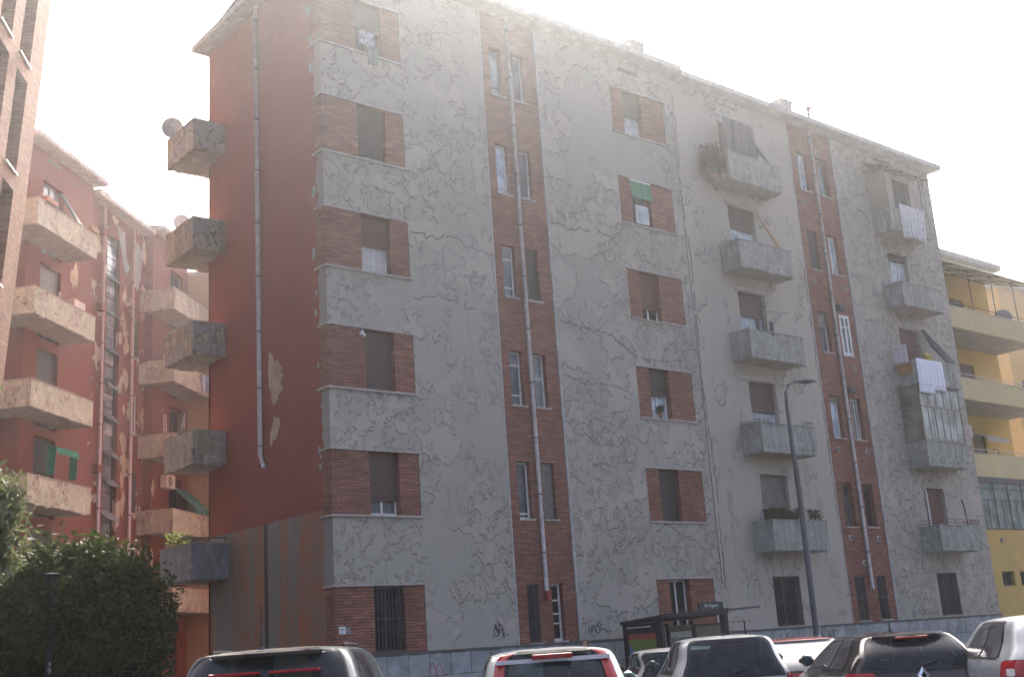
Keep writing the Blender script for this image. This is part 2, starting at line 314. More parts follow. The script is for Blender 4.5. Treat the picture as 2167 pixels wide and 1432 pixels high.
def balcony(parent,x0,x1,yf,yw,zb,zt,mat,soff='concS',name='balcony',cap=True,axis='x',chip=.02,seed=0):
    rr=random.Random(seed+int(zb*10)); t=.09
    m=MB(); m.box(x0+.01,x1-.01,yf+.01,yw,zb+.002,zb+.14,1)
    def par(ax,p,q,r0,r1):
        n=18; rows=[]
        bz=[zb-rr.random()**3*chip*2.2+rr.random()**2*chip*1.5 for _ in range(n+1)]
        for side in (0,1):
            e=r0 if side==0 else r1
            for lv in (0,1):
                rows.append([((p+(q-p)*k/n,e,(bz[k] if lv==0 else zt)) if ax=='x' else (e,p+(q-p)*k/n,(bz[k] if lv==0 else zt))) for k in range(n+1)])
        b0,b1,c0,c1=rows[0],rows[1],rows[2],rows[3]
        m.grid([b0,b1]); m.grid([c1,c0]); m.grid([b1,c1]); m.grid([c0,b0])
        for k in (0,n): m.quad(b0[k],c0[k],c1[k],b1[k])
    par('x',x0,x1,yf,yf+t); par('y',yf+t,yw,x0,x0+t); par('y',yf+t,yw,x1-t,x1)
    for k in range(5):
        u=x0+.25+(x1-x0-.5)*k/4; m.tube([(u,yf-.05,zb+.17),(u,yf+.02,zb+.17)],.022,6,1)
    b=m.build(name,[M[mat],M[soff]],parent,True)
    if cap:
        e=.025; c=MB(); c.box(x0-e,x1+e,yf-e,yf+t+e,zt+.002,zt+.035); c.box(x0-e,x0+t+e,yf+t+e+.002,yw,zt+.002,zt+.035); c.box(x1-t-e,x1+e,yf+t+e+.002,yw,zt+.002,zt+.035); c.build('parapet_cap',M['conc' if mat=='conc' else 'concS'],b,True)
    return b
def pipe(parent,x,y,z0,z1,r=.055,kick=False,step=1.55,off=.5):
    m=MB(); pts=[(x,y,z1),(x,y,z0+.3)]+([(x,y,z0+.22),(x+ (0 if kick!='y' else 0),y-.0,z0)] if not kick else [])
    if kick=='y': pts=[(x,y,z1),(x,y,z0+.35),(x,y-.16,z0+.1),(x,y-.24,z0)]
    m.tube(pts,r,10); p=m.build('drainpipe',M['zinc'],parent,True,smooth=True)
    z=z1-off
    while z>z0+.3: MB().tube([(x,y,z-.02),(x,y,z+.02)],r*1.22,10).build('pipe_joint',M['zincJ'],p,True); z-=step
    return p
FL=[4.84,7.94,11.04,14.14,17.24]
D=24.2
# ================================================================ FRONT APARTMENT BLOCK
A=thing('apartment_building','long grey apartment block with flaking plaster, brick window strips and a red end wall','apartment building',(29,24.2,0))
X0,X1,YR=14.47,43.85,30.85
bands1=[(X0,17.02,z,z+1.59) for z in FL]+[(X0,17.02,1.6,3.19)]
bands2=[(25.15,27.62,z,z+1.59) for z in FL]+[(25.15,27.62,1.6,3.19)]
def seg(u0,u1,holes,mat):
    MB().facade(u0,u1,1.6,19.85,D,holes,.02).build('wall_panel',M[mat],A,True)
seg(X0,19.92,bands1,'plA'); seg(22.01,28.0,bands2,'plB')
D3=[(30.38,31.78,z-.62,z+1.6) for z in FL]+[(30.42,31.78,1.64,3.19)]
D4=[(39.84,41.2,z-.62,z+1.47) for z in FL]+[(39.84,41.2,1.66,3.19)]
seg(28.0,34.38,D3,'plC'); seg(37.0,X1,D4,'plD')
# door / grille reveals for balcony columns
for hs,mt in ((D3,'plC'),(D4,'plD')):
    m=MB()
    for a,b,c,d in hs:
        for q in (((a,D+.02,c),(a,D+.26,c),(a,D+.26,d),(a,D+.02,d)),((b,D+.26,c),(b,D+.02,c),(b,D+.02,d),(b,D+.26,d)),((a,D+.02,d),(a,D+.26,d),(b,D+.26,d),(b,D+.02,d)),((a,D+.26,c),(a,D+.02,c),(b,D+.02,c),(b,D+.26,c))): m.quad(*q)
    m.build('door_reveal',M[mt],A,True)
# brick strips with paired narrow windows
S1=[(20.23,20.70,z,z+1.55) for z in FL]+[(20.29,20.70,1.62,3.14)]+[(21.10,21.56,z,z+1.55) for z in FL]+[(21.15,21.56,1.64,3.14)]
S2=[(34.78,35.38,z-.03,z+1.5) for z in FL]+[(34.8,35.38,1.64,3.14)]+[(36.02,36.62,z-.03,z+1.5) for z in FL]+[(36.05,36.62,1.66,3.14)]
MB().facade(19.92,22.01,1.6,19.85,D+.03,S1,.26).build('brick_strip',M['brick'],A,True)
MB().facade(34.38,37.0,1.6,19.85,D+.03,S2,.26).build('brick_strip',M['brick'],A,True)
for u in (19.92,22.01,34.38,37.0): (MB().box(u-.05,u,D-.012,D+.03,1.62,19.8) if u in (19.92,34.38) else MB().box(u,u+.07,D-.015,D+.03,1.62,19.8)).build('edge_strip',M['eave'],A,True)
# brick window bands
C1=[(15.54,16.42)]; 
spec1={5:dict(sh=None,frame='wood',glass='dark'),4:dict(sh=17.24-3.1+.2,shm='shutD',glass='glassL'),3:dict(sh=11.81,shm='shutR',open_leaf=False,glass='dark',curtain=.99,trans=(11.35,)),2:dict(sh=7.98,shm='shut'),1:dict(sh=5.24,glass='glass'),0:dict(sh=None,frame='wood',glass='dark')}
spec2={5:dict(sh=18.0,shm='shut',glass='glassL',trans=(17.5,17.75)),4:dict(sh=None,frame='wood',glass='glass'),3:dict(sh=11.46,shm='shutR',glass='dark'),2:dict(sh=8.72,shm='shutD',glass='glassL',trans=(8.3,)),1:dict(sh=4.88,shm='shutD'),0:dict(sh=None,glass='dark',frame='wht')}
for i,(z,key) in enumerate([(z,k+1) for k,z in enumerate(FL)]+[(1.6,0)]):
    zt=z+1.59
    m=MB(); m.facade(X0-.012,17.0,z+.012,zt-.01,D-.0+.006,[(15.54,16.42,z+.02,zt-.02)],.26)
    m.quad((X0-.012,D+.42,z+.012),(X0-.012,D+.006,z+.012),(X0-.012,D+.006,zt-.01),(X0-.012,D+.42,zt-.01)); m.build('brick_panel',M['brick'],A,True)
    window(A,15.54,16.42,z+.02,zt-.02,D+.006,sill=False,depth=.25,**spec1[key])
    m=MB(); m.facade(25.16,27.61,z+.012,zt-.01,D+.012,[(25.70,26.56,z+.02,zt-.02)],.26); m.build('brick_panel',M['brick'],A,True)
    window(A,25.70,26.56,z+.02,zt-.02,D+.012,sill=False,depth=.25,**spec2[key])
    if z>2:
        MB().box(X0-.07,17.05,D-.07,D+.006,z-.03,z+.01).box(X0-.07,X0-.012,D+.006,D+.45,z-.03,z+.01).build('window_ledge',M['sill'],A,True)
        MB().box(25.12,27.66,D-.06,D+.012,z-.03,z+.01).build('window_ledge',M['sill'],A,True)
    MB().box(X0-.05,17.03,D-.04,D+.006,zt-.01,zt+.02).box(X0-.05,X0-.012,D+.006,D+.43,zt-.01,zt+.02).build('lintel_strip',M['sill'],A,True)
    MB().box(25.13,27.64,D-.035,D+.012,zt-.01,zt+.02).build('lintel_strip',M['sill'],A,True)
grille(A,15.54,16.42,1.66,3.14,D+.04,8,True)
# white open casement of the third floor, green blind in the fourth
cz=14.14
w_=MB().box(25.82,25.86,D-.02,D+.02,cz+.1,cz+.7).box(26.34,26.38,D-.02,D+.02,cz+.1,cz+.7).box(25.86,26.34,D-.02,D+.02,cz+.1,cz+.14).box(25.86,26.34,D-.02,D+.02,cz+.66,cz+.7).build('open_casement',M['wht'],A,True)
MB().box(25.86,26.34,D-.004,D+.004,cz+.14,cz+.66).build('pane',M['glassL'],w_,True)
rows=[[(25.68+.9*k/14,D+.03-.1*j/4+.012*math.sin(k*1.3),cz+1.55-.62*j/4) for k in range(15)] for j in range(5)]
b_=MB().grid(rows).build('roll_blind',M['green'],A,True); b_['label']='green fabric roll blind'; b_.modifiers.new('solid','SOLIDIFY').thickness=.01
MB().box(25.66,26.6,D-.02,D+.04,cz+1.51,cz+1.56).build('blind_rail',M['wht'],A,True)
# fifth floor left window : brown louvre top half
MB().box(15.545,16.415,D+.1,D+.14,17.24+.78,17.24+1.55).build('shutter',M['shutD'],A,True)
# strip 1 windows
sp=[dict(sh=None,glass='glass',trans=(5.0,),mull=0),dict(glass='glass',mull=0,trans=(8.25,9.1)),dict(glass='glassM',mull=0,trans=(11.35,12.2)),dict(glass='glassL',mull=0,trans=(14.4,)),dict(glass='glassM',mull=0,trans=(17.55,))]
for k,z in enumerate(FL):
    window(A,20.23,20.70,z,z+1.55,D+.03,frame='wood' if k==4 else 'wht',depth=.2,fw=.05,**sp[k])
    if k in (0,2): window(A,21.10,21.56,z,z+1.55,D+.03,frame='wood',glass='glassM',sh=z+.05,shm='shutG' if k==0 else 'shutD',depth=.2,fw=.05,mull=0)
    else: window(A,21.10,21.56,z,z+1.55,D+.03,frame='wht',glass='glass' if k!=1 else 'glassM',mull=0 if k!=1 else 0,trans=((z+.85,) if k==1 else ()),depth=.2,fw=.05)
w0=window(A,20.29,20.70,1.62,3.14,D+.03,frame='wood',glass='dark',mull=0,depth=.22); grille(A,20.30,20.69,1.66,3.12,D+.05,5,True)
window(A,21.15,21.56,1.64,3.14,D+.03,frame='wht',glass='dark',mull=0,trans=(2.1,2.35,2.7),depth=.2,fw=.06)
# strip 2 windows
for k,z in enumerate(FL):
    zz=z-.03; zt=z+1.5
    a=dict(frame='wht',glass='glassL',mull=1); b=dict(frame='wht',glass='glassM',mull=1)
    if k==0: a=dict(frame='wood',glass='glass',mull=1); b=dict(frame='wood',glass='dark',mull=0,sh=zt-.15,shm='shutD')
    if k==1: a=dict(frame='wht',glass='glassL',mull=0,sh=zt-.2,shm='shutG'); b=dict(frame='wht',glass='glass',mull=2)
    if k==2: a=dict(frame='wht',glass='glass',mull=0,sh=zt-.55,shm='shutG'); b=dict(frame='wht',glass='glass',mull=1,trans=(zt-.45,),fw=.09,depth=.03)
    if k==3: a=dict(frame='wood',glass='glass',mull=0,sh=zz+.06,shm='shutD'); b=dict(frame='wht',glass='glassL',mull=1,fw=.06)
    if k==4: b=dict(frame='wood',glass='glassM',mull=0,sh=zt-.12,shm='shutG')
    a.setdefault('depth',.2); b.setdefault('depth',.2)
    window(A,34.78,35.38,zz,zt,D+.03,**a); window(A,36.02,36.62,zz,zt,D+.03,**b)
for a,b in ((34.8,35.38),(36.05,36.62)):
    window(A,a,b,1.66,3.14,D+.03,frame='wood',glass='dark',mull=0,trans=(2.2,2.5) if a>36 else (),depth=.2); grille(A,a+.01,b-.01,1.68,3.12,D+.05,6)
# small round vents and boxes of strip 2
m=MB()
for u,z in ((34.79,16.7),(36.03,18.89),(34.83,13.67),(36.55,13.64),(36.55,10.57),(34.86,7.49),(36.59,7.51),(34.88,4.44),(36.53,4.42),(35.47,3.58)):
    v=MB(); v.tube([(u,D+.03,z),(u,D-.02,z)],.085,12); v.tube([(u,D-.02,z),(u,D-.035,z)],.05,12,1); v.build('round_vent',[M['zinc'],M['dark']],A,True)
for u,z in ((36.05,12.78),(36.0,9.68)): bevel(MB().box(u-.16,u+.16,D-.16,D+.03,z-.11,z+.11).build('flue_box',M['iron'],A,True))
pipe(A,20.92,D-.05,2.95,19.95); pipe(A,35.68,D-.05,2.7,19.95,.06)
MB().tube([(20.95,D-.05,2.95),(20.97,D-.05,2.7)],.07,8).build('pipe_foot',M['paintR'],A,True)
# balcony column doors
for k,z in enumerate(FL):
    a,b,c,d=D3[k]
    sb=[5.36,8.58,11.87,14.99,16.7][k]
    window(A,a,b,c,d,D,frame='wood' if k in(0,4) else 'wht',glass=['dark','glassL','glassL','glassL','dark'][k],sh=sb,shm='shut' if k else 'shutG',depth=.24,sill=False,mull=1,name='balcony_door')
    a,b,c,d=D4[k]
    sb=[c+.1,c+.2,10.3,15.37,None][k]
    window(A,a,b,c,d,D,frame='wood' if k in (0,2,4) else 'wht',glass='glassL' if k==3 else 'dark',sh=sb,shm='shutR' if k in(0,2) else 'shut',depth=.24,sill=False,mull=1 if k!=3 else 2,name='balcony_door')
    MB().box(D3[k][0]-.12,D3[k][1]+.12,D-.05,D,D3[k][3]+.005,D3[k][3]+.05).build('door_hood',M['sill'],A,True)
for a,b,c,d in (D3[5],D4[5]):
    window(A,a,b,c,d,D,frame='wood',glass='dark',depth=.24,sill=False,mull=1); grille(A,a+.01,b-.01,c+.03,d-.03,D+.05,12 if a<35 else 16)
for k,zb in enumerate((3.92,7.01,10.09,13.18,16.28)):
    zt=zb+.93+(.03 if k==4 else 0)
    balcony(A,29.71,32.5,23.38,D,zb,zt,'conc',seed=k,chip=.05 if k==3 else .03)
for k,zb in enumerate((3.91,6.99,10.06,13.14,16.18)):
    balcony(A,39.18,41.92,23.37,D,zb,zb+.9,'conc',seed=10+k)
MB().box(29.81,32.4,23.48,23.72,4.7,4.73).build('plant_shelf',M['iron'],A,True)
# shadow of long lifted paint edges, drawn as flat dark ribbons
def edge_shadow(pts,wd=.035,jit=.05,seed=0):
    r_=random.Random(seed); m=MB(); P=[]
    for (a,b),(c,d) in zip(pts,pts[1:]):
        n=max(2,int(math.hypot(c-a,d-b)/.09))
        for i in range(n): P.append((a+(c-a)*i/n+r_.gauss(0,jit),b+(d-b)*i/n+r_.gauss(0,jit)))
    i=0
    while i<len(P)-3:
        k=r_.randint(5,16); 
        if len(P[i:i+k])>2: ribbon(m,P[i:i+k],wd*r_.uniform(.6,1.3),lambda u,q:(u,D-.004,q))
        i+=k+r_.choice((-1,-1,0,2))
    m.build('lifted_edge_shadow',plain('paint_edge_shadow',(.13,.118,.10),.95),A,True)
edge_shadow([(28.15,19.2),(28.1,14.6),(28.2,13.6),(28.08,9),(28.22,6),(28.1,2)],.04,.028,1); edge_shadow([(34.25,14),(34.28,9.5),(34.3,4.5)],.04,.03,2)
edge_shadow([(22.2,10.55),(23.2,10.5),(24.4,10.35),(25.1,9.85),(26.2,9.75),(27.4,9.9)],.035,.04,3); edge_shadow([(22.2,8.95),(23,8.8),(24,8.85),(25.05,8.6)],.03,.04,4)
edge_shadow([(17.1,10.6),(18,10.7),(19,10.5),(19.8,10.35)],.03,.04,5); edge_shadow([(17.05,12.4),(17.6,12.3),(18.4,12.5),(19.7,12.15)],.03,.05,6); edge_shadow([(22.1,13.6),(23,13.5),(24.2,13.65),(25,13.3)],.03,.05,7)
# railings on two of the balconies
m=MB(); 
for z in (8.0,8.07): m.tube([(29.72,D,z),(29.72,23.4,z),(30.2,23.4,z)],.012,5)
m.tube([(29.72,23.4,7.95),(29.72,23.4,8.1)],.012,5).tube([(31.9,23.4,7.97),(31.9,23.4,8.09),(32.48,23.4,8.12),(32.48,D,8.12)],.012,5); m.build('balcony_rail',M['iron'],A,True)
m=MB()
for z in (4.93,5.04): m.tube([(39.2,D,z),(39.2,23.38,z),(41.92,23.38,z),(41.92,D,z)],.014,5)
for k in range(6): m.tube([(39.2+.544*k,23.38,4.8),(39.2+.544*k,23.38,5.04)],.01,5)
m.build('balcony_rail',plain('rusty_rail',(.16,.09,.075),.7),A,True)
# awning rods
for x0,x1,z in ((29.79,32.24,9.6),(30.2,31.95,12.72),(30.2,31.9,15.85),(39.7,41.9,12.62)):
    MB().tube([(x0,D-.12,z),(x1,D-.12,z)],.016,6).tube([(x0,D-.12,z),(x0,D,z+.05)],.02,5).tube([(x1,D-.12,z),(x1,D,z+.05)],.02,5).build('awning_rod',M['zinc'],A,True)
# glazed veranda of the second-floor right balcony
v=MB(); v.box(39.16,39.21,23.37,23.42,7.93,10.03); v.box(41.87,41.92,23.37,23.42,7.93,10.03); v.box(39.21,41.87,23.37,23.42,7.93,7.99); v.box(39.21,41.87,23.37,23.42,9.95,10.03); v.box(39.21,41.87,23.37,23.42,9.2,9.27)
for k in range(1,6): u=39.18+2.72*k/6; v.box(u-.02,u+.02,23.375,23.415,7.99,9.2)
for k in range(1,5): u=39.18+2.72*k/5; v.box(u-.015,u+.015,23.375,23.415,9.27,9.95)
for y in (23.6,23.9): v.box(39.17,39.2,y-.015,y+.015,7.95,10.0)
v.box(39.165,39.205,23.42,D,9.2,9.26); v.box(39.165,39.205,23.42,D,7.93,7.98); v.box(39.165,39.205,23.42,D,9.97,10.03)
ve=v.build('glazed_veranda',plain('veranda_brown_frame',(.20,.17,.13),.6),A,True)
gp=MB()
for k in range(4): 
    u=39.2+.68*k; gp.box(u+.03,u+.66,23.39,23.40,7.98,9.21)
gp.box(39.21,41.87,23.39,23.40,9.26,9.96); gp.build('pane',glass_mat('veranda_glass',(.20,.215,.19),.2,.45),ve,True)
MB().box(39.175,39.185,23.42,D,7.98,9.97).build('pane',glass_mat('veranda_side_glass',(.13,.12,.10),.2),ve,True)
MB().box(39.1,42.0,23.3,D,10.035,10.055).build('veranda_roof',M['roof'],ve,True)
# screen and canopy of the top right balcony
c=MB(); rows=[[(38.87+(42.2-38.87)*k/40,y,z+.018*math.sin(k*math.pi/1.2)) for k in range(41)] for y,z in ((D,19.2),(23.15,18.72))]
c.grid(rows); cn=c.build('corrugated_canopy',plain('translucent_sheet',(.5,.5,.44),.5),A,True); cn.modifiers.new('solid','SOLIDIFY').thickness=.008
c=MB()
for u in (39.2,40.2,41.2,42.1): c.tube([(u,D,19.14),(u,23.2,18.68)],.018,5)
c.tube([(38.9,23.4,18.78),(42.2,23.4,18.78)],.018,5).tube([(39.22,23.42,17.1),(39.22,23.42,18.8)],.02,5).tube([(41.88,23.42,17.1),(41.88,23.42,18.8)],.02,5); c.build('canopy_frame',M['iron'],cn,True)
c=MB(); rows=[[(39.22,D-(D-23.42)*k/20,z) for k in range(21)] for z in (17.12,18.75)]
c.box(39.2,39.23,23.42,D,17.12,18.7); c.box(39.23,39.62,23.4,23.43,17.12,18.6); c.build('reed_screen',stucco('reed_screen',(.33,.30,.24),streak=.8),A,True)
c=MB(); rows=[]
for k in range(11): a=math.pi/2*k/10; rows.append([(41.9-1.6*math.cos(a)*(1),23.44,18.62-0*a),(41.9-.35-1.25*math.cos(a),23.44,18.6-1.1*(1-math.sin(a)))])
c.box(41.7,41.93,23.42,23.46,17.12,18.65); c.build('reed_screen',M['concS'],A,True)
# vent slots under the eave
for u,wd in ((25.63,.88),(30.57,.88),(39.9,1.2)): MB().box(u,u+wd,D-.012,D+.01,19.48,19.6).build('air_vent',M['zincJ'],A,True)
# end wall, stained base, peeled flakes, end pipe
MB().quad((X0,YR,5.03),(X0,D,5.03),(X0,D,19.85),(X0,YR,19.85)).build('end_wall',M['red'],A,True)
MB().quad((X0,YR,0),(X0,D,0),(X0,D,5.028),(X0,YR,5.028)).build('end_wall_base',M['stain'],A,True)
MB().box(X0+.3,X1-.02,YR-.1,YR,0,19.8).build('rear_wall',M['redW'],A,True)
MB().quad((X1,D,0),(X1,YR,0),(X1,YR,19.85),(X1,D,19.85)).build('side_wall',M['plD'],A,True)
MB().box(X0,X0+.31,YR-.1,YR,0,19.8).build('corner_pier',M['redW'],A,True)
fl=plain('bare_render',(.46,.34,.24),.95,0,.25,.1,3)
for k,P in enumerate((((27.21,9.51),(27.06,9.42),(26.9,9.15),(26.73,9.20),(26.62,8.95),(26.49,9.00),(26.55,8.8),(26.43,8.75),(26.6,8.55),(26.42,8.32),(26.66,8.28),(26.8,8.1),(26.96,8.03),(27.10,8.13),(27.12,8.4),(27.23,8.59),(27.25,9.03)),((26.96,7.75),(26.8,7.65),(26.68,7.67),(26.66,7.48),(26.76,7.3),(26.84,7.14),(27.0,7.12),(27.18,6.96),(27.20,7.25),(27.07,7.51)),((30.84,14.35),(30.6,14.3),(30.66,14.1),(30.8,13.95),(30.84,13.9)))):
    m=MB(); cy=sum(p[0] for p in P)/len(P); cz_=sum(p[1] for p in P)/len(P)
    b=len(m.v); m.v+=[(X0-.012,y,z) for y,z in P]+[(X0-.012,cy,cz_)]+[(X0,y,z) for y,z in P]; n=len(P)
    for i in range(n): m.f.append((b+i,b+(i+1)%n,b+n)); m.mi.append(0); m.f.append((b+n+1+i,b+n+1+(i+1)%n,b+(i+1)%n,b+i)); m.mi.append(0)
    m.build('plaster_patch',fl,A,True)
rr=random.Random(3)
for k in range(12): # small lifted flakes along the ragged front edge of the red paint
    z=5.2+rr.random()*14.2; y=24.62+rr.random()**2*.16; s=.04+rr.random()*.09
    pts=[(y+s*math.cos(t)*(.6+rr.random()*.6),z+1.5*s*math.sin(t)*(.6+rr.random()*.6)) for t in [i*2*math.pi/7 for i in range(7)]]
    m=MB(); m.quad(*[(X0-.008,a,b) for a,b in pts[::-1]]); 
    m.build('plaster_patch',M['conc'],A,True)
pipe(A,X0-.09,27.6,6.45,19.95,.06,kick='y')
# plinth and ledge
MB().box(X0-.04,X1+.0,D-.05,D+.1,0,1.56).box(X0-.04,X0+.0,D+.1,24.62,0,1.56).build('plinth',M['stone'],A,True)
MB().box(X0-.05,X1+.01,D-.07,D+.05,1.565,1.605).build('plinth_ledge',plain('dark_ledge',(.13,.12,.11),.9),A,True)
MB().box(X0+.2,X1-.2,D+.5,YR-.4,.2,19.6).build('core',M['dark'],A,True)
# roof
def roofpart(u0,u1,z,l,r):
    m=MB(); m.box(u0-l,u1+r,D-.45,YR+.2,z,z+.13); m.box(u0-l-.0,u1+r,D-.5,D-.45,z+.02,z+.22); m.box(u0-l,u1+r,YR+.2,YR+.25,z+.02,z+.22)
    if l: m.box(u0-l-.05,u0-l,D-.5,YR+.25,z+.02,z+.22)
    if r: m.box(u1+r,u1+r+.05,D-.5,YR+.25,z+.02,z+.22)
    o=m.build('roof_eave',M['eave'],A,True)
    my=(D+YR)/2; m=MB(); m.quad((u0-l+.1,D-.4,z+.2),(u1+r-.1,D-.4,z+.2),(u1+r-.1,my,z+.75),(u0-l+.1,my,z+.75)); m.quad((u0-l+.1,my,z+.75),(u1+r-.1,my,z+.75),(u1+r-.1,YR+.15,z+.2),(u0-l+.1,YR+.15,z+.2))
    m.build('roof',M['roof'],A,True); return o
ro=roofpart(X0,28.2,19.92,.40,0); ro2=roofpart(28.2,X1,19.78,0,.25)
for u,dz in ((26.85,0),(34.8,-.1)):
    m=MB().box(u-.25,u+.4,D+.2,D+.8,20.2+dz,20.95+dz).box(u-.3,u+.45,D+.15,D+.85,20.95+dz,21.02+dz).box(u-.75,u-.25,D+.2,D+.7,20.2+dz,20.72+dz); bevel(m.build('chimney',M['eave'],ro if u<28 else ro2,True))
MB().tube([(36.2,D+.2,20.0),(36.2,D+.2,20.82)],.05,8).tube([(36.2,D+.2,20.8),(36.2,D+.2,20.95)],.09,8).tube([(36.2,D+.2,20.86),(36.2,D-.05,20.86)],.05,8).build('vent_pipe',plain('rusty_vent',(.28,.15,.13),.7),ro2,True)
MB().tube([(29.83,D+.2,20.0),(29.83,D+.2,20.95)],.012,5).tube([(29.75,D+.2,20.8),(29.92,D+.2,20.8)],.01,5).build('roof_antenna',M['iron'],ro2,True)
# corner balconies of the end wall
for k,zb in enumerate((3.83,6.9,9.98,13.07,16.12)):
    yn=29.76 if k else 29.64
    b=MB(); t=.09; x0=13.49 if k else 13.4; xe=X0+1.2; ye=31.65; zt=zb+.93; mt=0
    rr=random.Random(k)
    b.box(x0+.01,X0,yn+.01,ye-.01,zb+.002,zb+.13,1); b.box(X0,xe,YR,ye-.01,zb+.002,zb+.13,1)
    def strip(ax,p,q,r0,r1,nn=14):
        bz=[zb-rr.random()**3*.05+rr.random()**2*.03 for _ in range(nn+1)]
        P=(lambda u,e,z:(u,e,z)) if ax=='x' else (lambda u,e,z:(e,u,z))
        b0=[P(p+(q-p)*i/nn,r0,bz[i]) for i in range(nn+1)]; b1=[P(p+(q-p)*i/nn,r0,zt) for i in range(nn+1)]; c1=[P(p+(q-p)*i/nn,r1,zt) for i in range(nn+1)]; c0=[P(p+(q-p)*i/nn,r1,bz[i]) for i in range(nn+1)]
        b.grid([b0,b1]); b.grid([c1,c0]); b.grid([b1,c1]); b.grid([c0,b0])
        for i in (0,nn): b.quad(b0[i],c0[i],c1[i],b1[i])
    strip('x',x0,X0,yn,yn+t); strip('y',yn+t,ye,x0,x0+t); strip('x',x0+t,xe,ye-t,ye)
    bo=b.build('balcony',[M['concG'] if k==0 else M['concE'],M['concS']],A,True)
    MB().box(x0-.02,X0,yn-.02,yn+t+.02,zt+.002,zt+.03).box(x0-.02,x0+t+.02,yn+t+.022,ye+.02,zt+.002,zt+.03).build('parapet_cap',M['concS'],bo,True)
    if k==0:
        r_=MB()
        r_.tube([(X0,yn+.05,zt+.16),(x0+.05,yn+.05,zt+.16),(x0+.05,ye-.05,zt+.16)],.018,6)
        for q in ((X0-.1,yn+.05),(x0+.5,yn+.05),(x0+.05,yn+.05),(x0+.05,yn+.9),(x0+.05,ye-.1)): r_.tube([(q[0],q[1],zt+.02),(q[0],q[1],zt+.16)],.012,5)
        r_.build('balcony_rail',M['ironB'],bo,True)
# security camera, plates, graffiti
MB().tube([(15.36,D-.12,9.36),(15.5,D-.04,9.32)],.05,8).box(15.44,15.48,D-.06,D+.006,9.36,9.46).build('security_camera',M['wht'],A,True,smooth=False)
MB().box(14.56,14.74,D-.012,D+.006,2.1,2.27).build('wall_plate',M['wht'],A,True); MB().box(14.58,14.70,D-.0145,D-.0125,2.195,2.215).box(14.64,14.645,D-.0145,D-.0125,2.12,2.195).build('plate_mark',M['paint'],A,True)
MB().box(14.77,14.86,D-.012,D+.006,2.1,2.25).build('wall_plate',plain('blue_grey_plate',(.22,.25,.3),.5),A,True)
def graffiti(strokes,x,z,w,h,wd,mat,y=D-.006,n='graffiti'):
    m=MB()
    for st in strokes: ribbon(m,[(x+a*w,z+b*h) for a,b in st],wd,lambda u,q:(u,y,q))
    m.build(n,M[mat],A,True)
def arc(cx,cy,rx,ry,a0,a1,n=12): return [(cx+rx*math.cos(R(a0+(a1-a0)*i/n)),cy+ry*math.sin(R(a0+(a1-a0)*i/n))) for i in range(n+1)]
graffiti([[(.12,.75),(.02,.35),(.06,.1),(.22,.08),(.32,.3),(.12,.75)],[(.12,.75),(.2,.3)],[(.34,.98),(.34,.35),(.3,.1)],[(.34,.6),(.42,.78),(.52,.7),(.55,.35),(.54,.0)],[(.5,.4),(.56,.2),(.7,.24)],[(.56,.15),(.68,.02)],[(.76,.22),(.88,.1)],[(-.08,.08),(-.02,-.04)],[(.3,-.12),(.33,-.15)]],19.08,1.82,.55,.42,.028,'paint')
graffiti([[(0,.1),(.02,.9)],[(.02,.55),(.12,.05),(.16,.95)],arc(.27,.4,.07,.5,200,-20),[(.27,-.25),(.3,-.3)],arc(.46,.5,.09,.45,0,360),arc(.68,.62,.08,.35,60,240),[(.62,.45),(.8,.5),(.9,.2),(1,.25)]],22.36,1.76,.72,.26,.026,'paint')
ow=[arc(.05,.5,.045,.5,0,360),[(.11,.9),(.12,.1),(.17,.6),(.2,.1),(.24,.9)],[(.27,.1),(.27,.9),(.33,.1),(.33,.9)],arc(.42,.65,.04,.3,160,-80)+[(.37,.1),(.46,.1)],arc(.55,.5,.045,.45,60,300),[(.62,.05),(.62,.95),(.68,.7),(.62,.5),(.69,.05)],[(.78,.9),(.72,.9),(.72,.1),(.78,.1)],[(.72,.5),(.77,.5)],[(.82,.9),(.85,.1),(.9,.6),(.94,.1),(.98,.9)]]
graffiti(ow,37.9,1.72,1.7,.22,.018,'paint')
graffiti([arc(.08,.5,.07,.4,60,300),arc(.28,.5,.08,.45,0,360),[(.42,0),(.44,.9),(.52,.4),(.6,.95),(.62,0)],[(.7,0),(.7,1)],arc(.82,.5,.12,.5,90,-90)],33.6,1.88,.5,.17,.016,'paint')
graffiti([arc(.2,.5,.18,.48,0,360),arc(.62,.5,.16,.42,0,400),[(.8,.1),(.85,.3),(.98,.0)]],17.0,.92,.5,.4,.02,'paintR',y=D-.056)
graffiti([[(0,.9),(.1,.2)],[(.25,.1),(.4,1)],[(.5,.2),(.6,.7)],[(.7,.3),(.8,.1),(.95,.5)]],30.4,1.15,1.0,.3,.03,'paint',y=D-.056)
graffiti([[(0,0),(.05,1)],[(.15,1),(.2,0)],[(.2,.5),(.3,.55)],[(.4,0),(.5,1),(.6,0)],[(.45,.45),(.56,.45)],arc(.8,.5,.12,.5,60,300)],32.3,1.1,1.2,.32,.035,'paint',y=D-.056)
graffiti([arc(.1,.5,.1,.5,200,-20),[(.4,.9),(.4,0),(.6,.1)],[(.4,.5),(.55,.5)],[(.7,0),(.8,1),(.95,0)]],32.6,1.72,.6,.22,.014,'paintR')
graffiti([[(0,0),(.1,.8),(.25,.75),(.3,.1)],[(.45,.2),(.55,.6),(.6,.1)],[(.8,.4),(.9,.1)]],28.3,1.78,.9,.3,.02,'paint')
graffiti([[(0,0),(0,1),(.3,1)],[(0,.5),(.25,.5)],[(.45,1),(.45,0),(.7,0)],[(.85,0),(.85,1)]],26.7,1.68,.55,.25,.02,'paintR')
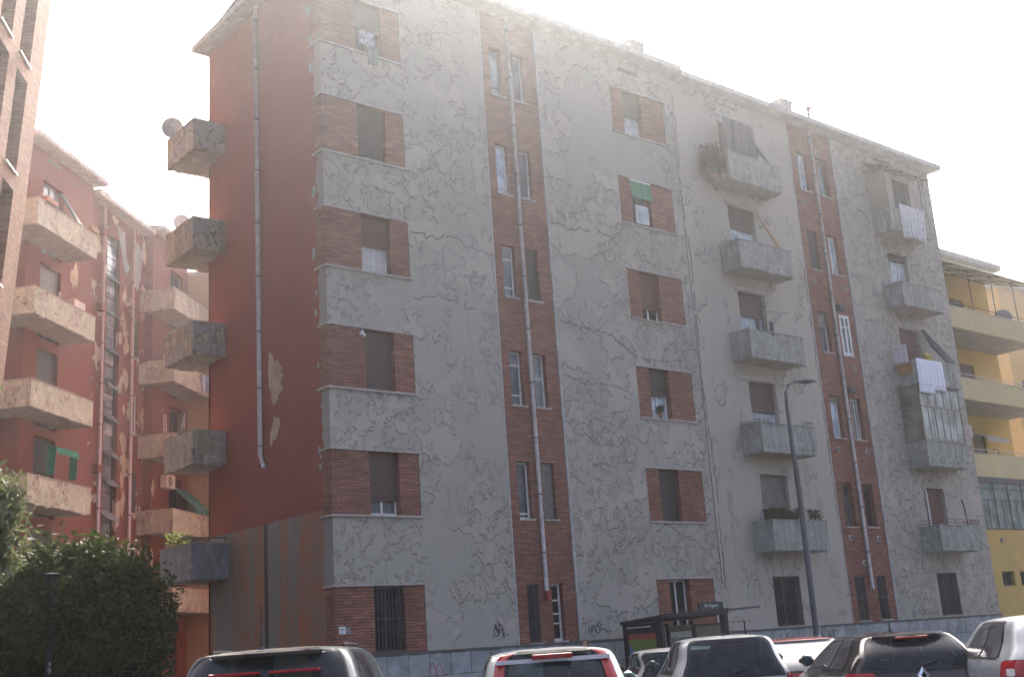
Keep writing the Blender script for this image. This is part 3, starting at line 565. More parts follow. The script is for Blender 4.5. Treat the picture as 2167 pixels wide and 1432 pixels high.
# ================================================================ COURTYARD WING (rotated)
WA=R(42); WO=Vector((13.1,39.2,0))
W=thing('apartment_building','terracotta red courtyard block with peeling cream balconies, behind the grey block','apartment building',WO,WA)
def wfac(u0,u1,v,holes,mat,z0=0,z1=19.9,depth=.25): return MB().facade(u0,u1,z0,z1,v,holes,depth).build('wall',M[mat],W)
TP=[4.75,7.83,10.9,14.0,17.1]
DL=[(.46,1.83,z-1.0,z+1.72) for z in TP]+[(.5,1.8,1.7,3.3)]
wfac(-.44,4.05,1.2,DL,'redW')
HM=[(5.88,7.0,1.5,18.72)]+[(8.02,8.66,z,z+1.6) for z in (4.6,7.75,10.92,14.1,17.2)]
wfac(4.05,9.25,1.55,HM,'redP')
DR=[(10.95,12.25,z-1.0,z+1.62) for z in TP]+[(11.1,11.9,.3,2.6)]
wfac(9.25,12.78,1.2,DR,'redW')
m=MB(); m.quad((-.44,9,0),(-.44,1.2,0),(-.44,1.2,19.9),(-.44,9,19.9)); m.quad((4.05,1.2,0),(4.05,1.55,0),(4.05,1.55,19.9),(4.05,1.2,19.9)); m.quad((9.25,1.55,0),(9.25,1.2,0),(9.25,1.2,19.9),(9.25,1.55,19.9)); m.quad((12.78,1.2,0),(12.78,9,0),(12.78,9,19.9),(12.78,1.2,19.9)); m.quad((12.78,9,0),(-.44,9,0),(-.44,9,19.9),(12.78,9,19.9)); m.build('side_wall',M['redW'],W)
MB().box(-.3,12.6,1.9,8.9,0,19.8).build('core',M['dark'],W)
def wroof(u0,u1,v,z):
    m=MB(); m.box(u0,u1,v-.48,9.4,z,z+.12); m.box(u0,u1,v-.53,v-.48,z+.02,z+.2); m.build('roof_eave',M['eave'],W)
    m=MB(); m.quad((u0,v-.4,z+.2),(u1,v-.4,z+.2),(u1,5,z+.8),(u0,5,z+.8)); m.quad((u0,5,z+.8),(u1,5,z+.8),(u1,9.3,z+.2),(u0,9.3,z+.2)); return m.build('roof',M['roof'],W)
wroof(-.9,4.2,1.2,19.95); rm=wroof(4.2,9.1,1.55,19.68); wroof(9.1,13.2,1.2,19.9)
MB().box(5.6,6.3,1.7,2.3,20.0,20.55).build('chimney',M['eave'],rm)
def wbal(x0,x1,z0,z1,vw=1.2,left=True,seed=0):
    rr=random.Random(seed+int(z0*7)); m=MB(); t=.09; m.box(x0+.01,x1-.01,.01,vw+.8 if False else vw,z0+.002,z0+.14,1)
    if left: m.box(x0+.01,-.46 if x0<0 else 9.24,vw,vw+.8,z0+.002,z0+.14,1)
    n=22; bz=[z0-rr.random()**3*.05+rr.random()**2*.03 for _ in range(n+1)]
    f=[[(x0+(x1-x0)*i/n,y,zz if zz else bz[i]) for i in range(n+1)] for y,zz in ((0,0),(0,z1),(t,z1),(t,0))]
    m.grid(f); 
    for e in (x0,x1-t): m.box(e,e+t,t,vw+(.8 if (left and e==x0) else 0),z0,z1)
    m.quad(f[0][0],f[1][0],f[2][0],f[3][0]); m.quad(f[0][-1],f[1][-1],f[2][-1],f[3][-1])
    b=m.build('balcony',[M['concW'],M['concS']],W); MB().box(x0-.02,x1+.02,-.02,t+.02,z1+.002,z1+.03).box(x0-.02,x0+t+.02,t+.022,vw,z1+.002,z1+.03).build('parapet_cap',M['concS'],b)
for z in TP:
    wbal(-1.86,2.15,z-.9,z,seed=3); wbal(8.74,12.75,z-.93,z,seed=5)
for k,(a,b,c,d) in enumerate(DL):
    window(W,a,b,c,d,1.2,frame='wood',glass='glassM' if k==4 else 'dark',sh=[4.9,8.4,10.9,14.3,17.6,1.8][k] if k!=4 else None,shm='shutG' if k in (3,4) else 'shutD',depth=.22,sill=False,world=False,name='balcony_door')
for k,(a,b,c,d) in enumerate(DR): window(W,a,b,c,d,1.2,frame='wood',glass='dark',sh=None,depth=.22,sill=False,world=False,name='balcony_door')
for k,(a,b,c,d) in enumerate(HM[1:]): window(W,a,b,c,d,1.55,frame='wht' if k==2 else 'wood',glass='glass',sh=None if k==2 else c+.05,shm='shut' if k<0 else 'shutD',depth=.12,world=False)
grille(W,.52,1.78,1.75,3.25,1.2+.1,8) if False else None
# stair glazing with tilted dark hopper panes
sg=MB(); sg.box(5.88,7.0,1.75,1.8,1.5,18.72); gs=sg.build('stair_glazing',M['glassM'],W)
m=MB()
z=1.6; k=0
while z<18.5: m.box(5.88,7.0,1.72,1.75,z,z+.035); z+=.56; k+=1
m.box(5.88,5.92,1.7,1.75,1.5,18.7).box(6.96,7.0,1.7,1.75,1.5,18.7); m.build('glazing_bars',M['ironB'],gs)
for z in (17.1,15.6,14.1,12.7,11.4,10.0,8.9,7.6,6.3,5.0):
    m=MB(); m.quad((5.93,1.69,z),(6.95,1.69,z),(6.95,1.32,z-.36),(5.93,1.32,z-.36)); o=m.build('hopper_pane',glass_mat('hopper_glass',(.12,.13,.14),.25),gs); o.modifiers.new('solid','SOLIDIFY').thickness=.02
for z in (17.6,16.4,15.0,13.5,12.1,10.6): MB().box(5.94,6.94,1.735,1.748,z-.02,z+.45).build('pane',M['glassL'],gs)
def wpipe(x,z0,z1):
    m=MB(); m.tube([(x,1.42,z1),(x,1.42,z0)],.065,10); p=m.build('drainpipe',plain('pink_grey_pipe',(.50,.42,.40),.6),W,smooth=True); z=z1-.9
    while z>z0+.3: MB().tube([(x,1.42,z-.025),(x,1.42,z+.025)],.08,10).build('pipe_joint',M['zincJ'],p); z-=1.6
wpipe(5.38,6.0,19.7); wpipe(7.88,2.0,19.7)
for z in (18.55,15.4,9.1): MB().box(5.05,5.32,1.3,1.55,z-.16,z+.12).build('flue_box',M['redW'],W)
MB().box(.7,1.6,1.19,1.21,19.62,19.72).build('air_vent',M['zincJ'],W)
rr=random.Random(11) # torn edges beside the pipes
for u0,z0,z1,n in ((7.5,6.2,15.5,14),(7.35,10,18.2,6),(5.62,5.8,9.5,3),(9.0,10.3,12.4,3),(9.05,14.6,18.9,4),(.1,17,19,2),(2.7,15.4,16,2),(9.32,5,12,4)):
    for k in range(n):
        z=z0+(z1-z0)*rr.random(); u=u0+rr.uniform(-.1,.14); s=.09+rr.random()*.14; P=[(u+s*math.cos(t)*(.4+rr.random()),1.535 if 4.05<u<9.2 else 1.185,z+1.9*s*math.sin(t)*(.5+rr.random()*.9)) for t in [i*2*math.pi/9 for i in range(9)]]
        MB().quad(*P).build('plaster_patch',fl,W)
P=[(6.6,19.3),(7.3,19.2),(7.45,18.2),(7.75,17.8),(7.5,17.4),(7.2,17.8),(7.1,18.2),(6.9,18.6)]
MB().quad(*[(a,1.53,b) for a,b in P]).build('plaster_patch',M['conc'],W)
P=[(7.95,18.9),(8.5,19.2),(8.9,18.8),(8.8,17.7),(8.5,17.0),(8.2,17.2),(8.0,18.0)]
MB().quad(*[(a,1.535,b) for a,b in P]).build('plaster_patch',M['conc'],W)
# cream block beyond the wing
CB=thing('apartment_building','cream rendered block closing the courtyard, narrow sliver left of the stained red end wall','apartment building',WO,WA)
m=MB(); m.box(12.9,24,-4.2,10,0,19.0); m.build('wall',M['cream'],CB); MB().box(12.86,24.4,-4.6,10.4,19.0,19.2).build('roof_eave',M['eave'],CB)
# ================================================================ BRICK TOWER at left edge, flaring outwards
TA=R(90-32.4); T=thing('brick_tower','orange brick tower with tall slot windows leaning outwards at the left edge','tower',(9.49,30.94,0),TA)
k_=.076
def tv(z): return -(z-17.5)*k_   # outward is -v
def sk(o):
    for v in o.data.vertices: v.co.y+=tv(v.co.z)
    o.data.update(); return o
holes=[]; zs=[17.5-3.08*i for i in range(-3,6)]
for c in range(5):
    for z in zs:
        if z>1: holes.append((-2.06-c*1.66,-1.1-c*1.66,z,z+2.6))
m=MB().facade(-9.5,0,0,29,0,holes,.4); 
sk(m.build('brick_wall',M['brickT'],T))
m=MB().box(-9.5,0,.42,8,0,29); m.quad((0,0,0),(0,.42,0),(0,.42,29),(0,0,29)); sk(m.build('rear_volume',M['brickT'],T))
for a,b,c,d in holes:
    if a<-6.9: continue
    f=MB().box(a,a+.05,.33,.38,c,c+1.45).box(b-.05,b,.33,.38,c,c+1.45).box(a+.05,b-.05,.33,.38,c,c+.06).box(a+.05,b-.05,.33,.38,c+1.39,c+1.45).box(a,b,.3,.39,c+1.452,d)
    f=sk(f.build('window',plain('tower_red_panel',(.17,.06,.05),.7),T)); sk(MB().box(a+.05,b-.05,.35,.36,c+.06,c+1.39).build('pane',M['glass'],f)); sk(MB().box(a-.02,b+.03,-.05,.3,c-.035,c-.005).build('sill',plain('steel_sill',(.6,.6,.6),.35,.6),f))
for z in (17.1,20.5,14): sk(MB().box(0.002,.12,.3,.5,z,z+.45).build('side_bracket',M['iron'],T))
# ================================================================ YELLOW HOUSE on the right
Y=thing('apartment_building','pale yellow apartment house with long solid balconies, beside the right end of the grey block','apartment building',(48,25,0))
HY=[(48.95,50.2,z-.9,z+1.47) for z in (11.2,14.3)]+[(49.05,50.1,7.1,9.42)]
MB().facade(43.9,52.55,6.9,17.4,27,HY,.2).build('wall',M['yel'],Y,True)
HG=[(45.76,46.73,2.66,3.24),(47.2,48.2,2.66,3.24),(49,50,2.66,3.24)]
MB().facade(43.9,52.55,0,4.9,24.9,HG,.2).build('ground_floor_wall',M['yel'],Y,True)
m=MB(); m.quad((52.55,24.9,0),(52.55,33,0),(52.55,33,4.9),(52.55,24.9,4.9)); m.quad((52.55,27,4.9),(52.55,34,4.9),(52.55,34,17.4),(52.55,27,17.4)); m.quad((52.55,34,0),(43.9,34,0),(43.9,34,17.4),(52.55,34,17.4)); m.quad((43.9,27,17.4),(52.55,27,17.4),(52.55,34,17.4),(43.9,34,17.4)); m.quad((43.9,24.9,4.9),(52.55,24.9,4.9),(52.55,27,4.9),(43.9,27,4.9)); m.build('side_wall',M['yel'],Y,True)
m=MB().box(43.5,52.9,26.3,34.5,17.42,17.6); m.box(43.5,52.9,26.25,26.3,17.44,17.7); m.build('roof_eave',M['eave'],Y,True)
for z0,z1 in ((7.06,8.0),(10.28,11.18),(13.38,14.3)):
    b=MB().box(43.9,52.5,24.9,24.99,z0,z1).box(52.41,52.5,24.99,27,z0,z1).box(43.9,52.41,24.99,27,z0+.002,z0+.16,1).build('balcony',[M['yelP'],M['concS']],Y,True)
    MB().box(43.9,52.52,24.88,25.01,z1+.002,z1+.03).build('parapet_cap',M['sill'],b,True)
    r_=MB(); r_.tube([(44,24.95,z1+.2),(52.4,24.95,z1+.2)],.018,6)
    for u in range(8): r_.tube([(44.6+u*1.1,24.95,z1),(44.6+u*1.1,24.95,z1+.2)],.012,5)
    r_.build('balcony_rail',M['ironB'] if z0>13 else M['zinc'],b,True)
for k,(a,b,c,d) in enumerate(HY): window(Y,a,b,c,d,27,frame='wood',glass='dark',sh=c+.1,shm='shut' if k<2 else 'shutG',sill=False,name='balcony_door')
for a,b,c,d in HG: window(Y,a,b,c,d,24.9,frame='iron',glass='dark',mull=3,sill=False)
MB().tube([(46.18,24.9,4.48),(46.18,24.88,4.48)],.11,14).build('round_vent',M['zincJ'],Y,True)
v=MB(); 
for u in [43.95+1.13*i for i in range(8)]: v.box(u-.025,u+.025,24.9,24.95,4.92,6.8)
for z in (4.92,6.1,6.55,6.8): v.box(43.9,52.5,24.905,24.945,z,z+.04)
for u in [44.5+1.13*i for i in range(7)]: v.box(u-.012,u+.012,24.91,24.94,4.96,6.1)
v.box(43.9,52.5,24.87,25.2,6.85,7.05); vv=v.build('veranda_frame',M['iron'],Y,True)
MB().box(43.9,52.5,24.925,24.93,4.96,6.84).build('pane',glass_mat('yellow_veranda_glass',(.09,.12,.11),.35,.25),vv,True)
# corrugated canopy of the top balcony on iron posts
rows=[[(44+(52.3-44)*k/110,y,z+.02*math.sin(k*math.pi/1.5)) for k in range(111)] for y,z in ((27,16.95),(24.3,16.0))]
cn=MB().grid(rows).build('corrugated_canopy',plain('pale_translucent_sheet',(.75,.73,.55),.5),Y,True); cn.modifiers.new('solid','SOLIDIFY').thickness=.008
c=MB()
for u in (45.25,47.19,49.1,51.0): c.tube([(u,24.95,14.3),(u,24.95,16.2)],.022,6)
for u in (44.3,45.25,47.19,49.1,51.0,52.2): c.tube([(u,27,16.9),(u,24.35,15.97)],.02,5)
for y,z in ((24.4,15.98),(25.2,16.27),(26,16.55),(26.8,16.83)): c.tube([(44,y,z),(52.3,y,z)],.018,5)
c.build('canopy_frame',M['ironB'],cn,True)
rows=[[(48.9+1.9*k/28,27-.75*j/5,9.45-.3*j/5-(.04*abs(math.sin(k*math.pi/4)) if j==5 else 0)-(.16 if j==6 else 0)) for k in range(29)] for j in range(6)]
rows.append([(48.9+1.9*k/28,26.24,9.15-.16-.05*abs(math.sin(k*math.pi/4))) for k in range(29)])
aw=MB().grid(rows).build('awning',cloth_mat('grey_white_awning',(.5,.48,.42)),Y,True); aw.modifiers.new('solid','SOLIDIFY').thickness=.01
# orange building far right
OB=thing('apartment_building','bright orange rendered building at the right edge behind the yellow house','apartment building',(84,42,0),0)
az=R(63.3); d0=92; OT=25.2; ox,oy=d0*math.sin(az),d0*math.cos(az)
m=MB(); hz=[(ox+1.2,ox+2.9,16.2,18.2)]
m.facade(ox,ox+30,0,OT,oy,hz+[(ox+1.2,ox+2.9,10,12)],.3)
m.quad((ox,oy+14,0),(ox,oy,0),(ox,oy,OT),(ox,oy+14,OT)); m.quad((ox+30,oy,0),(ox+30,oy+14,0),(ox+30,oy+14,OT),(ox+30,oy,OT)); m.quad((ox+30,oy+14,0),(ox,oy+14,0),(ox,oy+14,OT),(ox+30,oy+14,OT)); m.build('wall',M['orange'],OB,True)
for h in hz+[(ox+1.2,ox+2.9,10,12)]: window(OB,*h,oy,frame='wood',glass='dark',sh=h[2]+.2,depth=.25)
MB().box(ox-.7,ox+31,oy-.7,oy+15,OT,OT+.5).build('roof_eave',M['eave'],OB,True)
# ================================================================ CARS
def catmull(L,l):
    n=len(L); i=min(max(int(math.floor(l)),0),n-2); t=l-i
    p0,p1,p2,p3=L[max(i-1,0)],L[i],L[i+1],L[min(i+2,n-1)]
    return [0.5*((2*b)+(-a+c)*t+(2*a-5*b+4*c-d)*t*t+(-a+3*b-3*c+d)*t**3) for a,b,c,d in zip(p0,p1,p2,p3)]
class Shape:
    """hatchback skin: levels (z, x_rear, x_front, half_width, corner, crown); k runs 0 (rear middle) .. 30 (front middle), right side; negative k mirrors"""
    def __init__(s,L): s.L=L
    def P(s,k,l,off=0.):
        z,xr,xf,w,rc,cr=catmull(s.L,l); sg=1 if k>=0 else -1; k=abs(k); rc=max(.02,min(rc,w*.8)); w=max(.01,w); zz=z
        if k<=7: q=k/7; y=q*(w-rc); x=xr-cr*(1-(y/w)**2)
        elif k<=12: a=(k-7)/5*math.pi/2; y=w-rc+rc*math.sin(a); x=xr+rc-rc*math.cos(a)-cr*(1-(min(y,w)/w)**2)
        elif k<=20: q=(k-12)/8; x=xr+rc+(xf-xr-2*rc)*q; y=w+.035*math.sin(q*math.pi)*min(1,w)
        elif k<=25: a=(k-20)/5*math.pi/2; y=w-rc+rc*math.cos(a); x=xf-rc+rc*math.sin(a)+cr*1.5*(1-(y/w)**2)
        else: q=1-(k-25)/5; y=q*(w-rc); x=xf+cr*1.5*(1-(y/w)**2)
        if off:
            e=.05; a=Vector(s.P(sg*(k+e),l)); b=Vector(s.P(sg*max(k-e,0),l)); c=Vector(s.P(sg*k,l+.03)); d=Vector(s.P(sg*k,max(l-.03,0)))
            n=(a-b).cross(c-d); n=n.normalized() if n.length>1e-9 else Vector((0,0,1))
            ctr=Vector(((xr+xf)/2,0,zz)); p=Vector((x,-y*sg,z)); 
            if n.dot(p-ctr)<0: n=-n
            p=p+n*off; return tuple(p)
        return (x,-y*sg,z)
    def patch(s,k0,k1,l0,l1,off,nk=16,nl=10,rd=.0,th=.0,lf=None):
        """patch with rounded corners; lf(t)->(l0,l1) lets the borders vary across"""
        rows=[]
        for j in range(nl+1):
            v=j/nl; row=[]
            ins=0
            if rd: 
                e=min(v,1-v)*2; ins=rd*(1-math.sqrt(max(0,1-(1-min(1,e/ .35))**2))) if e<.35 else 0
            for i in range(nk+1):
                u=i/nk; a,b=(l0,l1) if lf is None else lf(u)
                row.append(s.P(k0+(k1-k0)*(ins+(1-2*ins)*u),a+(b-a)*v,off))
            rows.append(row)
        return rows
def car(name_label,cat,loc,head,L,mats,glassk=(0,6.6),glassl=(3.25,5.6),side=((12.4,15.2),(15.5,18.6)),sidel=(3.35,5.45),lights=None,ln=4.0,spoiler=None,brake=None,plate=True,antenna=None,group='cars parked in front of the peeling block',extra=None,mirror=True,wiper=True,wheelr=.31,bandglass=None):
    body_m,glass_m=mats
    t=thing('parked_car',name_label,cat,loc,R(90)-head,group)
    sh=Shape(L); nl=len(L)-1
    ks=[i/2 for i in range(-60,60)]; nr=nl*6
    rows=[[sh.P(k,l/6) for k in ks] for l in range(nr+1)]
    m=MB().grid(rows,closed=True); gk=glassk[1]
    def hole(fi):
        l=(fi//120+.5)/6; k=-30+(fi%120+.5)/2; a=abs(k)
        if a<gk+.15 and glassl[0]-.06<l<glassl[1]+.04: return True
        if sidel[0]-.05<l<sidel[1]+.04 and (a>26.3 or any(p-.06<a<q+.06 for p,q in side)): return True
        return False
    keep=[i for i in range(len(m.f)) if not hole(i)]; m.f=[m.f[i] for i in keep]; m.mi=[0]*len(m.f)
    m.f.append(tuple(range(120))[::-1]); m.mi.append(0); m.f.append(tuple(range(nr*120,nr*120+120))); m.mi.append(0)
    b=m.build('body',body_m,t,smooth=True)
    # normals outwards
    bm=bmesh.new(); bm.from_mesh(b.data); bmesh.ops.recalc_face_normals(bm,faces=bm.faces); bm.to_mesh(b.data); bm.free()
    rub=plain('rubber_seal',(.02,.02,.022),.6)
    def both(name,k0,k1,l0,l1,off,mat,**kw):
        return MB().grid(sh.patch(k0,k1,l0,l1,off,**kw)).build(name,mat,t,smooth=True)
    def ring(k0,k1,l0,l1,ek,el,nk=16):
        def per(a0,a1,b0,b1,off):
            r_=sh.patch(a0,a1,b0,b1,off,nk=nk,rd=.0); return r_[0]+[q[-1] for q in r_[1:-1]]+r_[-1][::-1]+[q[0] for q in r_[1:-1][::-1]]
        sg=1 if k1>k0 else -1
        MB().grid([per(k0-sg*ek,k1+sg*ek,l0-el,l1+el*.8,.003),per(k0-sg*.05,k1+sg*.05,l0-.01,l1+.01,.006),per(k0+sg*ek*.5,k1-sg*ek*.5,l0+el*.5,l1-el*.5,-.02)],closed=True).build('window_seal',rub,t,smooth=False)
    ring(-gk,gk,glassl[0],glassl[1],.45,.16,nk=30); both('rear_window',-gk-.1,gk+.1,glassl[0],glassl[1],.004,glass_m,nk=30)
    seat=plain('seat_fabric_dark',(.035,.035,.038),.9)
    bz=L[3][0]; xm=L[3][2]
    for y_ in (-.36,.36):
        for x_ in (.95,xm-.75 if xm-.75>1.8 else 1.9):
            q=MB(); q.grid([[(x_+.07*math.cos(a)-.02*j,y_+.22*(1-.12*j)*math.sin(a),bz-.45+.14*j) for a in [i*math.pi/6 for i in range(12)]] for j in range(5)],closed=True); q.tube([(x_-.09,y_,bz+.12),(x_-.12,y_,bz+.20),(x_-.13,y_,bz+.31)],[.06,.12,.09],10); q.build('seat',seat,t,smooth=True)
    MB().box(xm-.25,xm+.15,-.6,.6,bz-.3,bz-.02).build('dashboard',seat,t); MB().box(.3,.8,-.55,.55,bz-.25,bz-.1).build('parcel_shelf',seat,t)
    for sg in (1,-1):
        for a,c in side:
            ring(sg*a,sg*c,sidel[0],sidel[1],.14,.13); both('side_window',sg*(a-.03),sg*(c+.03),sidel[0],sidel[1],.004,glass_m)
    both('windshield',-26.5,-29.99,sidel[0],sidel[1],.008,glass_m); both('windshield',26.5,29.99,sidel[0],sidel[1],.008,glass_m)
    tl=NT('tail_light_red'); tail=_mc.get('tail') or tl.done((.36,.012,.02),.12,0,.6); _mc['tail']=tail
    for sg in (1,-1):
        if lights:
            k0,k1,l0,l1=lights; o=both('tail_light',sg*k0,sg*k1,l0,l1,.014,tail,rd=.12)
            both('light_seal',sg*(k0-.1),sg*(k1+.1),l0-.04,l1+.04,.006,rub,rd=.12)
            cl=plain('clear_lens',(.75,.72,.68),.15); c=MB().grid(sh.patch(sg*(k0+(k1-k0)*.35),sg*(k0+(k1-k0)*.7),l0+(l1-l0)*.25,l0+(l1-l0)*.6,.018,rd=.2)).build('reverse_lens',cl,o,smooth=True)
        both('headlight',sg*22,sg*26,1.6,2.4,.01,plain('clear_lens',(.75,.72,.68),.15),rd=.2)
        for x in (.85,L[1][2]-.85):
            wm=MB(); y=L[1][3]-.06; wm.tube([(x,-sg*(y-.16),wheelr),(x,-sg*(y+.06),wheelr)],wheelr,24); wo=wm.build('wheel',plain('tyre_rubber',(.025,.025,.026),.85),t)
            MB().tube([(x,-sg*(y+.04),wheelr),(x,-sg*(y+.072),wheelr)],wheelr*.66,16).build('rim',plain('alloy_rim',(.5,.5,.52),.3,.8),wo)
            rows=[[(x+(wheelr+q)*math.cos(R(a)),-sg*(L[1][3]+.02),wheelr+(wheelr+q)*math.sin(R(a))) for a in range(-10,191,10)] for q in (.0,.05)]
            MB().grid(rows).build('wheel_arch',rub,t)
        if mirror:
            mm=MB(); rr_=[]
            my=sh.P(sg*18.2,3.5)
            for i in range(7):
                a=i/6; s_=math.sin(math.pi*min(max(a,.08),.92)); rr_.append([(my[0]+.09*s_*math.cos(q),my[1]-sg*(.05+.2*a),my[2]+.06+.085*s_*math.sin(q)) for q in [j*math.pi/5 for j in range(10)]])
            mm.grid(rr_,closed=True); mo=mm.build('door_mirror',mirror if isinstance(mirror,bpy.types.Material) else body_m,t,smooth=True)
            MB().box(my[0]-.095,my[0]-.088,*sorted((my[1]-sg*.09,my[1]-sg*.22)),my[2]+.0,my[2]+.12).build('mirror_glass',glass_m,mo)
    if spoiler:
        k1,l0,l1,back=spoiler; rows=[]
        top=[sh.P(-k1+2*k1*i/24,l1,.012) for i in range(25)]
        edge=[]; 
        for i in range(25):
            p=Vector(sh.P(-k1+2*k1*i/24,l0,.0)); u=abs(i/12-1); edge.append((p.x-back*(1-.5*u**4),p.y,p.z+.0))
        under=[tuple(Vector(sh.P(-k1+2*k1*i/24,l0-.35,.0))) for i in range(25)]
        lo=[(e[0]+.01,e[1],e[2]-.03) for e in edge]
        m=MB().grid([top,edge]); m.grid([edge,lo]); m.grid([lo,under]); m.build('spoiler',body_m,t,smooth=False)
    if brake:
        y,h,z,x,seg_=brake
        m=MB()
        for a,c in seg_: m.box(x-.03,x+.06,a,c,z-h/2,z+h/2)
        bevel(m.build('brake_light',tail,t),.008,2)
    if plate: MB().box(L[1][1]-.12,L[1][1]-.095,-.26,.26,.52,.63).build('number_plate',M['wht'],t)
    if wiper:
        p=sh.P(0,glassl[0]+.1,.03); q=sh.P(3.2,glassl[0]+.5,.03); MB().tube([p,q],[.022,.01],6).tube([(p[0]+.04,p[1],p[2]-.02),p],.035,8).build('wiper',rub,t)
    if antenna:
        ax,ay,az_,ah,tilt=antenna; MB().tube([(ax,ay,az_),(ax+.01,ay,az_+.05)],[.045,.018],8).tube([(ax+.01,ay,az_+.05),(ax+tilt,ay,az_+ah)],[.009,.004],6).build('antenna',rub,t)
    if extra: extra(t,sh,both,tail,rub)
    return t
def paintm(name,c,metal=.35,rough=.32):
    t=NT(name); gb=t.n('ShaderNodeNewGeometry'); k=t.mix(t.rng(t.noise(2.5,5,.6),.4,.7,0,.35),c,tuple(x*.82+.02 for x in c)); r=t.rng(t.noise(6,4,.6),.3,.7,rough*.8,rough*1.5)
    t.b.inputs['Coat Weight'].default_value=.5; t.b.inputs['Coat Roughness'].default_value=.12; k=t.mix(gb.outputs['Backfacing'],k,(.03,.03,.032)); return t.done(k,r,metal,.5)
def seeglass(name,tint,op):
    t=NT(name); t.done(t.mix(t.rng(t.noise(2.5,4,.6),.4,.7),(.05,.055,.065),(.10,.105,.115)),.05,0,.9); tr=t.n('ShaderNodeBsdfTransparent'); tr.inputs[0].default_value=(*tint,1); mx=t.n('ShaderNodeMixShader'); fr=t.n('ShaderNodeFresnel'); fr.inputs[0].default_value=1.5  # paler noise in the base colour paints in reflections
    t.put(mx.inputs[0],t.math('ADD',fr.outputs[0],op,0,True)); out=[q for q in t.t.nodes if q.type=='OUTPUT_MATERIAL'][0]; t.t.links.new(tr.outputs[0],mx.inputs[1]); t.t.links.new(t.b.outputs[0],mx.inputs[2]); t.t.links.new(mx.outputs[0],out.inputs[0]); return t.m
G=seeglass('car_glass',(.62,.80,.78),.36); G2=glass_mat('car_glass_reflecting',(.05,.06,.06),.03,1.0)
def hatch(Lr,W_,H,belt=.95,rw=.62,tail=.35,top=None,bulge=0.,hood=1.05):
    w=W_/2
    return [(.22,.12,Lr-.15,w-.06,.22,.02),(.45,.0,Lr,w,.3,.05),(.72,.02,Lr-.04,w+.005,.3,.05),(belt,.06+bulge,Lr-hood,w-.02,.26,.05),
            (belt+(H-.08-belt)*.5,.06+tail*.45,Lr-hood-.42,w-.13,.22,.06),(H-.1,.06+tail,Lr-hood-.85,rw+.03,.2,.07),(H-.035,.14+tail,Lr-hood-1.0,rw-.07,.25,.07),(H-.006,.55+tail,Lr-hood-1.35,rw*.5,.2,.05),(H,.9+tail,Lr-hood-1.5,.12,.08,0)]
def at(azd,d): return Vector((d*math.sin(R(azd)),d*math.cos(R(azd)),0))
HD=R(38.5)
def place(azd,d,head=HD): # rear-centre point in the plan
    p=at(azd,d); return (p.x,p.y,0)
# dark green-grey SUV
def suv_x(t,sh,both,tail,rub):
    for sg in (1,-1):
        m=MB(); m.tube([sh.P(sg*12.8,6.05,.02),sh.P(sg*14,6.1,.03),sh.P(sg*17,6.1,.03),sh.P(sg*19,6.05,.02)],.014,6); m.build('roof_rail',rub,t)
L=hatch(4.3,1.82,1.655,belt=1.02,rw=.66,tail=.30)
car('dark green grey crossover with a wide black rear window, nearest car on the left','car',place(27.4,10.35),HD,L,(paintm('paint_dark_green_grey',(.17,.205,.20)),G),glassk=(0,9.2),glassl=(3.3,5.55),spoiler=(8.2,5.75,6.1,.16),brake=(0,.026,1.45,.20,((-.47,-.04),(.04,.47))),antenna=(.75,.13,1.62,.42,-.02),lights=(6.5,12,2.2,3.1),extra=suv_x,mirror=plain('silver_mirror_shell',(.6,.61,.62),.3,.5),wheelr=.34)
# silver hatchback with tall red lights
L=hatch(3.95,1.66,1.495,belt=.93,rw=.60,tail=.34)
def silver_x(t,sh,both,tail,rub):
    for sg in (1,-1):
        both('pillar_light',sg*7.3,sg*8.9,2.5,5.7,.016,tail,rd=.05,nl=14)
        both('light_seal',sg*7.2,sg*9.05,2.4,5.75,.006,rub,nl=14)
    MB().box(.30,.42,-.56,.56,1.36,1.40).build('spoiler_lip',paintm('paint_white_silver',(.72,.70,.72),.1),t)
car('silver hatchback with tall red pillar lights, second car from the left','car',place(41.05,11.7),HD-R(1),L,(paintm('paint_silver',(.52,.56,.54)),G),glassk=(0,6.9),glassl=(3.2,5.5),spoiler=(7.8,5.72,6.05,.07),brake=(0,.045,1.415,.27,((-.19,.21),)),lights=None,side=((11.9,14.3),(14.6,18.6)),extra=silver_x)
# grey small hatch
L=hatch(3.55,1.64,1.5,belt=.96,rw=.60,tail=.22)
def grey_x(t,sh,both,tail,rub):
    MB().tube([(.16,.62,1.36),(.14,-.62,1.36)],.0,4) if False else None
car('small silver grey hatchback with a short black roof antenna, beside the bus shelter','car',place(49.3,16.6),HD+R(1),L,(paintm('paint_light_grey',(.50,.53,.51)),G),glassk=(0,8.6),glassl=(3.05,5.6),spoiler=None,brake=(0,.05,1.372,.235,((-.17,.17),)),lights=(9.2,12,1.9,3.0),antenna=(.72,-.02,1.475,.34,.0),side=((12.6,15.4),(15.7,18.7)))
